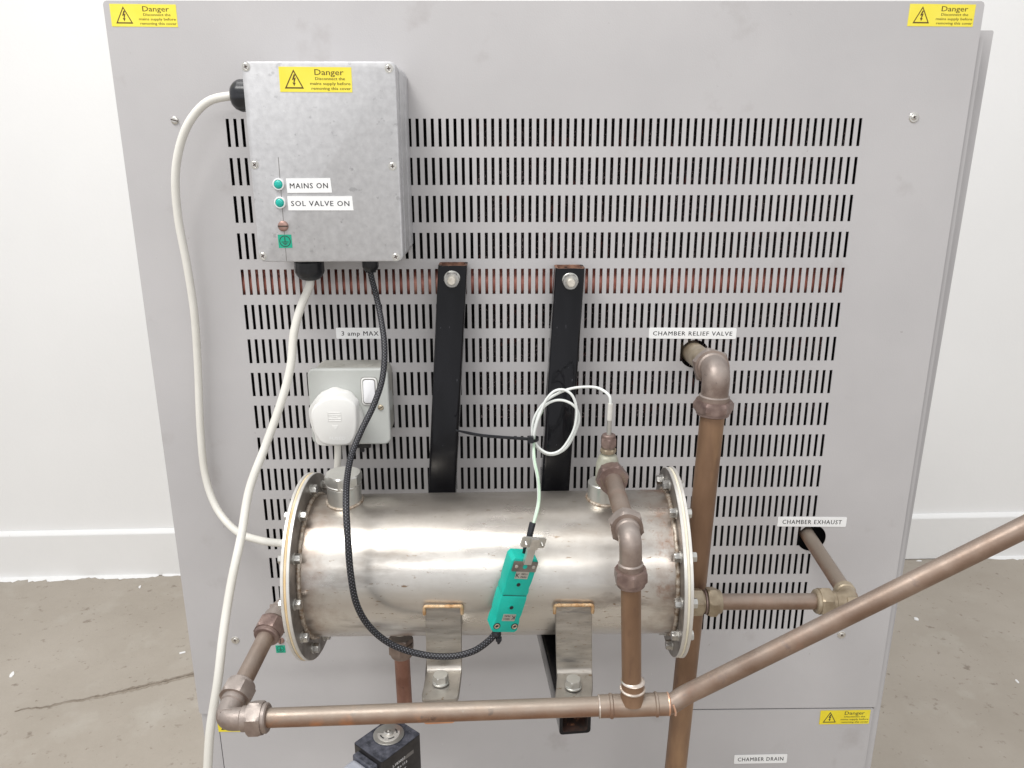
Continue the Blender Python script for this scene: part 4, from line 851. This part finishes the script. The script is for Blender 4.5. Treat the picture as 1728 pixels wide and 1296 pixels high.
t2 = MB(); t2.lathe([(3.7, -1.4), (3.9, -1), (3.9, 1), (3.7, 1.4)], frame(PY(838, 1069, -206), (PY(845, 1060, -206)-PY(834, 1075, -206))), 20); t2.box(1.5, 5.6, -4.6, -1, -1.5, 3.2, f2, r=.5)
t2.tube([f2 @ Vector((3, -3.5, 1)), f2 @ Vector((5.5, -6.6, 1))], 1.1, 8)
tag(t2.build('cable_tie', 'black', origin=p), 'small black cable tie round the braided cable below the teal connector', 'cable tie')

# --- relief pipe (22 mm)
RC = PY(1210, 626, -98); RC = Vector((RC.x, -98, RC.z)); H0 = Vector((153.4, 25, -228.0)); dH = (H0-RC).normalized(); RB2 = PY(1140, 1296, -100)
dV = (RB2-RC).normalized()
rp_ = thing('relief_pipe', RC, 'wide brown copper relief pipe coming out of the cabinet and dropping behind the tank', 'pipe')
MB().tube([H0, RC+dH*24], 11, 36).build('outlet_pipe', 'brasspale', rp_, ang=60)
elbow(rp_, RC, dH, dV, 12.2, 21, 29, 'brass', rbend=13)
coupler(rp_, RC+dH*18, dH, 11, nutaf=31, nl=10, m_='brass', rim=False, rot=.3); coupler(rp_, RC+dV*27, dV, 11, nutaf=31.5, nl=10.5, rot=.1)
MB().tube([RC+dV*32, RC+dV*700], 11, 36).build('drop_pipe', 'pipebrown', rp_, ang=60)
# --- exhaust pipe (15 mm)
EC = PY(1440, 1012, -128); EH = Vector((291.5, 20, -431)); XL = SR0+1
EL = Vector((TA(XL).x, -127, PX(1180, 1017, TA(XL).x).z)); EL = PY(1183, 1015.5, -127); dE = (PY(1440, 1014.5, -128)-EL).normalized(); EC = PY(1436, 1014.5, -128)
ep = thing('exhaust_pipe', EC, 'copper exhaust pipe from the cabinet hole to the right end of the tank', 'pipe')
dG = (EH-EC).normalized()
MB().tube([EH, EC+dG*17], 7.5, 30).build('outlet_pipe', 'pipe', ep, ang=60)
elbow(ep, EC, dG, -dE, 8.8, 20, 22, 'brasspale')
MB().lathe([(7.6, -1.6), (9.2, -.9), (9.9, .4), (9.7, 1.6), (9.0, 2.4)], frame(EC+dG*17, dG), 36).build('solder_ring', 'brassscrew', ep)
MB().box(-4.5, 4.5, -3.2, 3.2, -.4, .8, frame(EC+Vector((-2, -7.6, 5.0)), (-.05, -.8, .6), (1, 0, 0)), r=.8).build('cast_plate', 'brasspale', ep)
coupler(ep, EC-dE*20, -dE, 7.5, nutaf=24.0, nl=10.5, m_='brasspale')
Lp = EC-dE*24
# fitting on the tank cover
f2 = frame(TA(SR0)+Vector((0, 0, 0)), ax); base = Vector((TA(SR0).x, EL.y, EL.z))
def onaxis(px): 
    q = PY(px, 1016, -127); return Vector((q.x, EL.y+(EC.y-EL.y)*0, EL.z+(EC.z-EL.z)*((q.x-EL.x)/(EC.x-EL.x))))
a1, a2, a3 = onaxis(1172), onaxis(1193), onaxis(1217)
fb_ = frame(Vector((TA(SR0).x-2, a1.y, a1.z)), dE)
MB().hexnut(fb_ @ Matrix.Translation((0, 0, 0)) @ Matrix.Rotation(.15, 4, 'Z'), 23, (a2-Vector((TA(SR0).x, a2.y, a2.z))).length-3, ends=(0, 1), ch=1.4).build('body_hexagon', 'brasspale', ep, ang=25)
MB().lathe([(10, 0), (10, (a2-a1).length+3)], frame(a1, dE), 30).build('fitting_body', 'brasspale', ep)
MB().lathe([(10.6, 0), (11.4, .5), (11.4, 1.6), (10.6, 2.2)], frame(a2-dE*3.2, dE), 36).build('fitting_shoulder', 'brassnut', ep)
n1 = MB().hexnut(frame(a2-dE*.5, dE) @ Matrix.Rotation(.2, 4, 'Z'), 24.5, 9.2, ends=(1, 1), ch=1.8).build('compression_nut', 'brasspale', ep, ang=25)
MB().lathe([(11.0, 8.9), (11.0, 12.2), (10.3, 13.2), (8, 13.2)], frame(a2-dE*.5, dE), 36).build('nut_collar', 'brasspale', n1)
MB().tube([a2, Lp], 7.5, 30).build('cross_pipe', 'pipepink', ep, ang=60)
# --- drain under the tank and solenoid
dp = thing('drain_pipe', pD, 'short reddish copper drain pipe below the left half of the tank', 'pipe')
z0_ = PY(677, 1082, -125).z
f2 = frame(Vector((pD.x, -125, z0_+5)), (0, 0, -1))
MB().hexnut(f2, 20, 6, ch=1).build('stub_nut', 'brass', dp, ang=25)
coupler(dp, Vector((pD.x, -125, z0_-1)), (0, 0, -1), 7.5, nutaf=22, nl=11, m_='brass', rot=.5)
MB().tube([Vector((pD.x, -125, z0_-4)), PY(684, 1206, -122)], 7.3, 28).build('drain_tube', 'pipered', dp, ang=60)
# solenoid coil
Zs = -548.0
q = [PZ(594, 1257, Zs), PZ(642, 1291, Zs), PZ(712, 1236, Zs)]
P0, P1, P2 = q; P3 = P0+(P2-P1)
sv = thing('solenoid_valve', (P0+P2)/2+Vector((0, 0, -45)), 'black solenoid coil with round steel clip on top below the lower pipe', 'solenoid valve')
ex_ = (P1-P0); ey_ = (P3-P0); cx = ex_.length; cyy = ey_.length; xd = ex_.normalized(); zd = Vector((0, 0, 1)); yd = zd.cross(xd)
yd = yd if yd.dot(ey_) > 0 else -yd
cs = (P0+P1+P2+P3)/4; b = MB()
f2 = Matrix((xd, yd, xd.cross(yd))).transposed().to_4x4(); f2.translation = cs
sgn = 1 if xd.cross(yd).z > 0 else -1
top_, bot_ = (0, -48) if sgn > 0 else (0, 48)
hx, hy = cx/2, min(cyy/2, 24)
b = MB(); b.box(-hx, hx, -hy, hy, min(bot_, 0), max(bot_, 0), f2, r=2.5, ch=0); cb = b.build('coil_housing', 'coilside', sv, ang=30)
MB().box(-hx+.5, hx-.5, -hy+.5, hy-.5, -.2, .5, f2, r=2.2).build('coil_top', 'coil', sv)
dc = PZ(656, 1240, Zs+1); fd = frame(dc, (0, 0, 1), xd)
MB().lathe([(14.2, .3), (14.2, .9), (13.6, 1.2), (3, 1.2)], fd, 48).build('clip_disc', 'zinc', sv)
b = MB(); n = 30
for r0_, r1_, a0, a1_ in ((4.2, 10.2, -140, 60),):
    vs = [(q_*math.cos(math.radians(interp(a0, a1_, i/n))), q_*math.sin(math.radians(interp(a0, a1_, i/n))), z_) for z_ in (1.1, 2.0) for q_ in (r0_, r1_) for i in range(n+1)]; k = n+1
    b.add(vs, [(2*k+i, 3*k+i, 3*k+i+1, 2*k+i+1) for i in range(n)]+[(k+i, k+i+1, 3*k+i+1, 3*k+i) for i in range(n)], fd)
b.build('spring_clip', 'flangerim', sv)
b = MB()
for a0, a1_ in ((-120, -75), (-45, 0), (40, 85)):
    vs = [(q_*math.cos(math.radians(interp(a0, a1_, i/8))), q_*math.sin(math.radians(interp(a0, a1_, i/8))), 2.06) for q_ in (7, 8.2) for i in range(9)]; b.add(vs, [(i, i+1, 10+i, 9+i) for i in range(8)], fd)
b.build('clip_slots', 'ink2', sv)
MB().lathe([(4.2, 1.1), (4.3, 3.5), (3.4, 4.6), (1.9, 4.6), (1.7, 3.8), (1.2, 5.2), (.5, 5.6)], fd, 32).build('retaining_nut', 'screw', sv, ang=40)
# printed side face (faces right-forward)
fs_ = f2 @ Matrix.Translation((hx+.15, 0, 0)) @ Matrix(((0, 0, 1, 0), (1, 0, 0, 0), (0, 1, 0, 0), (0, 0, 0, 1)))
if sgn < 0: fs_ = fs_ @ Matrix.Rotation(math.pi, 4, 'Z')
text('lettering', [('L183007', -4, -12, 15, 2.9), ('0 1/8 x 11.6', -3, -17.5, 17, 2.9), ('0-8 bar', -1, -23, 10, 2.9), ('5 bar', 0, -28.5, 8, 2.9)], fs_, 0, 0, 'white', sv, bold=.06)
b = MB(); b.add([(-2, -14.6, -.03), (14, -14.6, -.03), (14, -10.6, -.03), (6, -10.6, -.03)], [(0, 1, 2, 3)], fs_); b.build('print_bar', 'greybar', sv)
# cable plug on the left face
yv = yd; pc = (P0+P1)/2-yd*1; f4 = Matrix((xd, -yd, xd.cross(-yd))).transposed().to_4x4()
def bx(name, ax0, ax1, dist0, dist1, zz0, zz1, m_, r_=1.5, tap=0):
    b = MB(); vs = []
    for dd, tt in ((dist0, 0), (dist1, tap)):
        for xx, zz in ((ax0+tt, zz0+tt), (ax1-tt, zz0+tt), (ax1-tt, zz1-tt), (ax0+tt, zz1-tt)): vs.append(P0*.5+P1*.5+xd*xx-yd*dd+Vector((0, 0, zz)))
    b.add(vs, [(3, 2, 1, 0), (4, 5, 6, 7)]+[(i, (i+1) % 4, 4+(i+1) % 4, 4+i) for i in range(4)]); o = b.build(name, m_, sv)
    md = o.modifiers.new('b', 'BEVEL'); md.width = r_*.001; md.segments = 3; return o
bx('plug_neck', -13.5, 13.5, -2, 5, -32, -4, 'coil', 1.2); bx('cable_plug', -12, 12.5, 4.5, 40, -34, -6, 'coilplug', 4, 1)
# valve body beneath the coil, carrying the pipe
MB().hexnut(Matrix.Translation(cs+Vector((0, 0, -66))), 30, 20).build('valve_body', 'brasspale', sv)
# tidy helper properties
for o in bpy.data.objects:
    if '_o' in o: del o['_o']
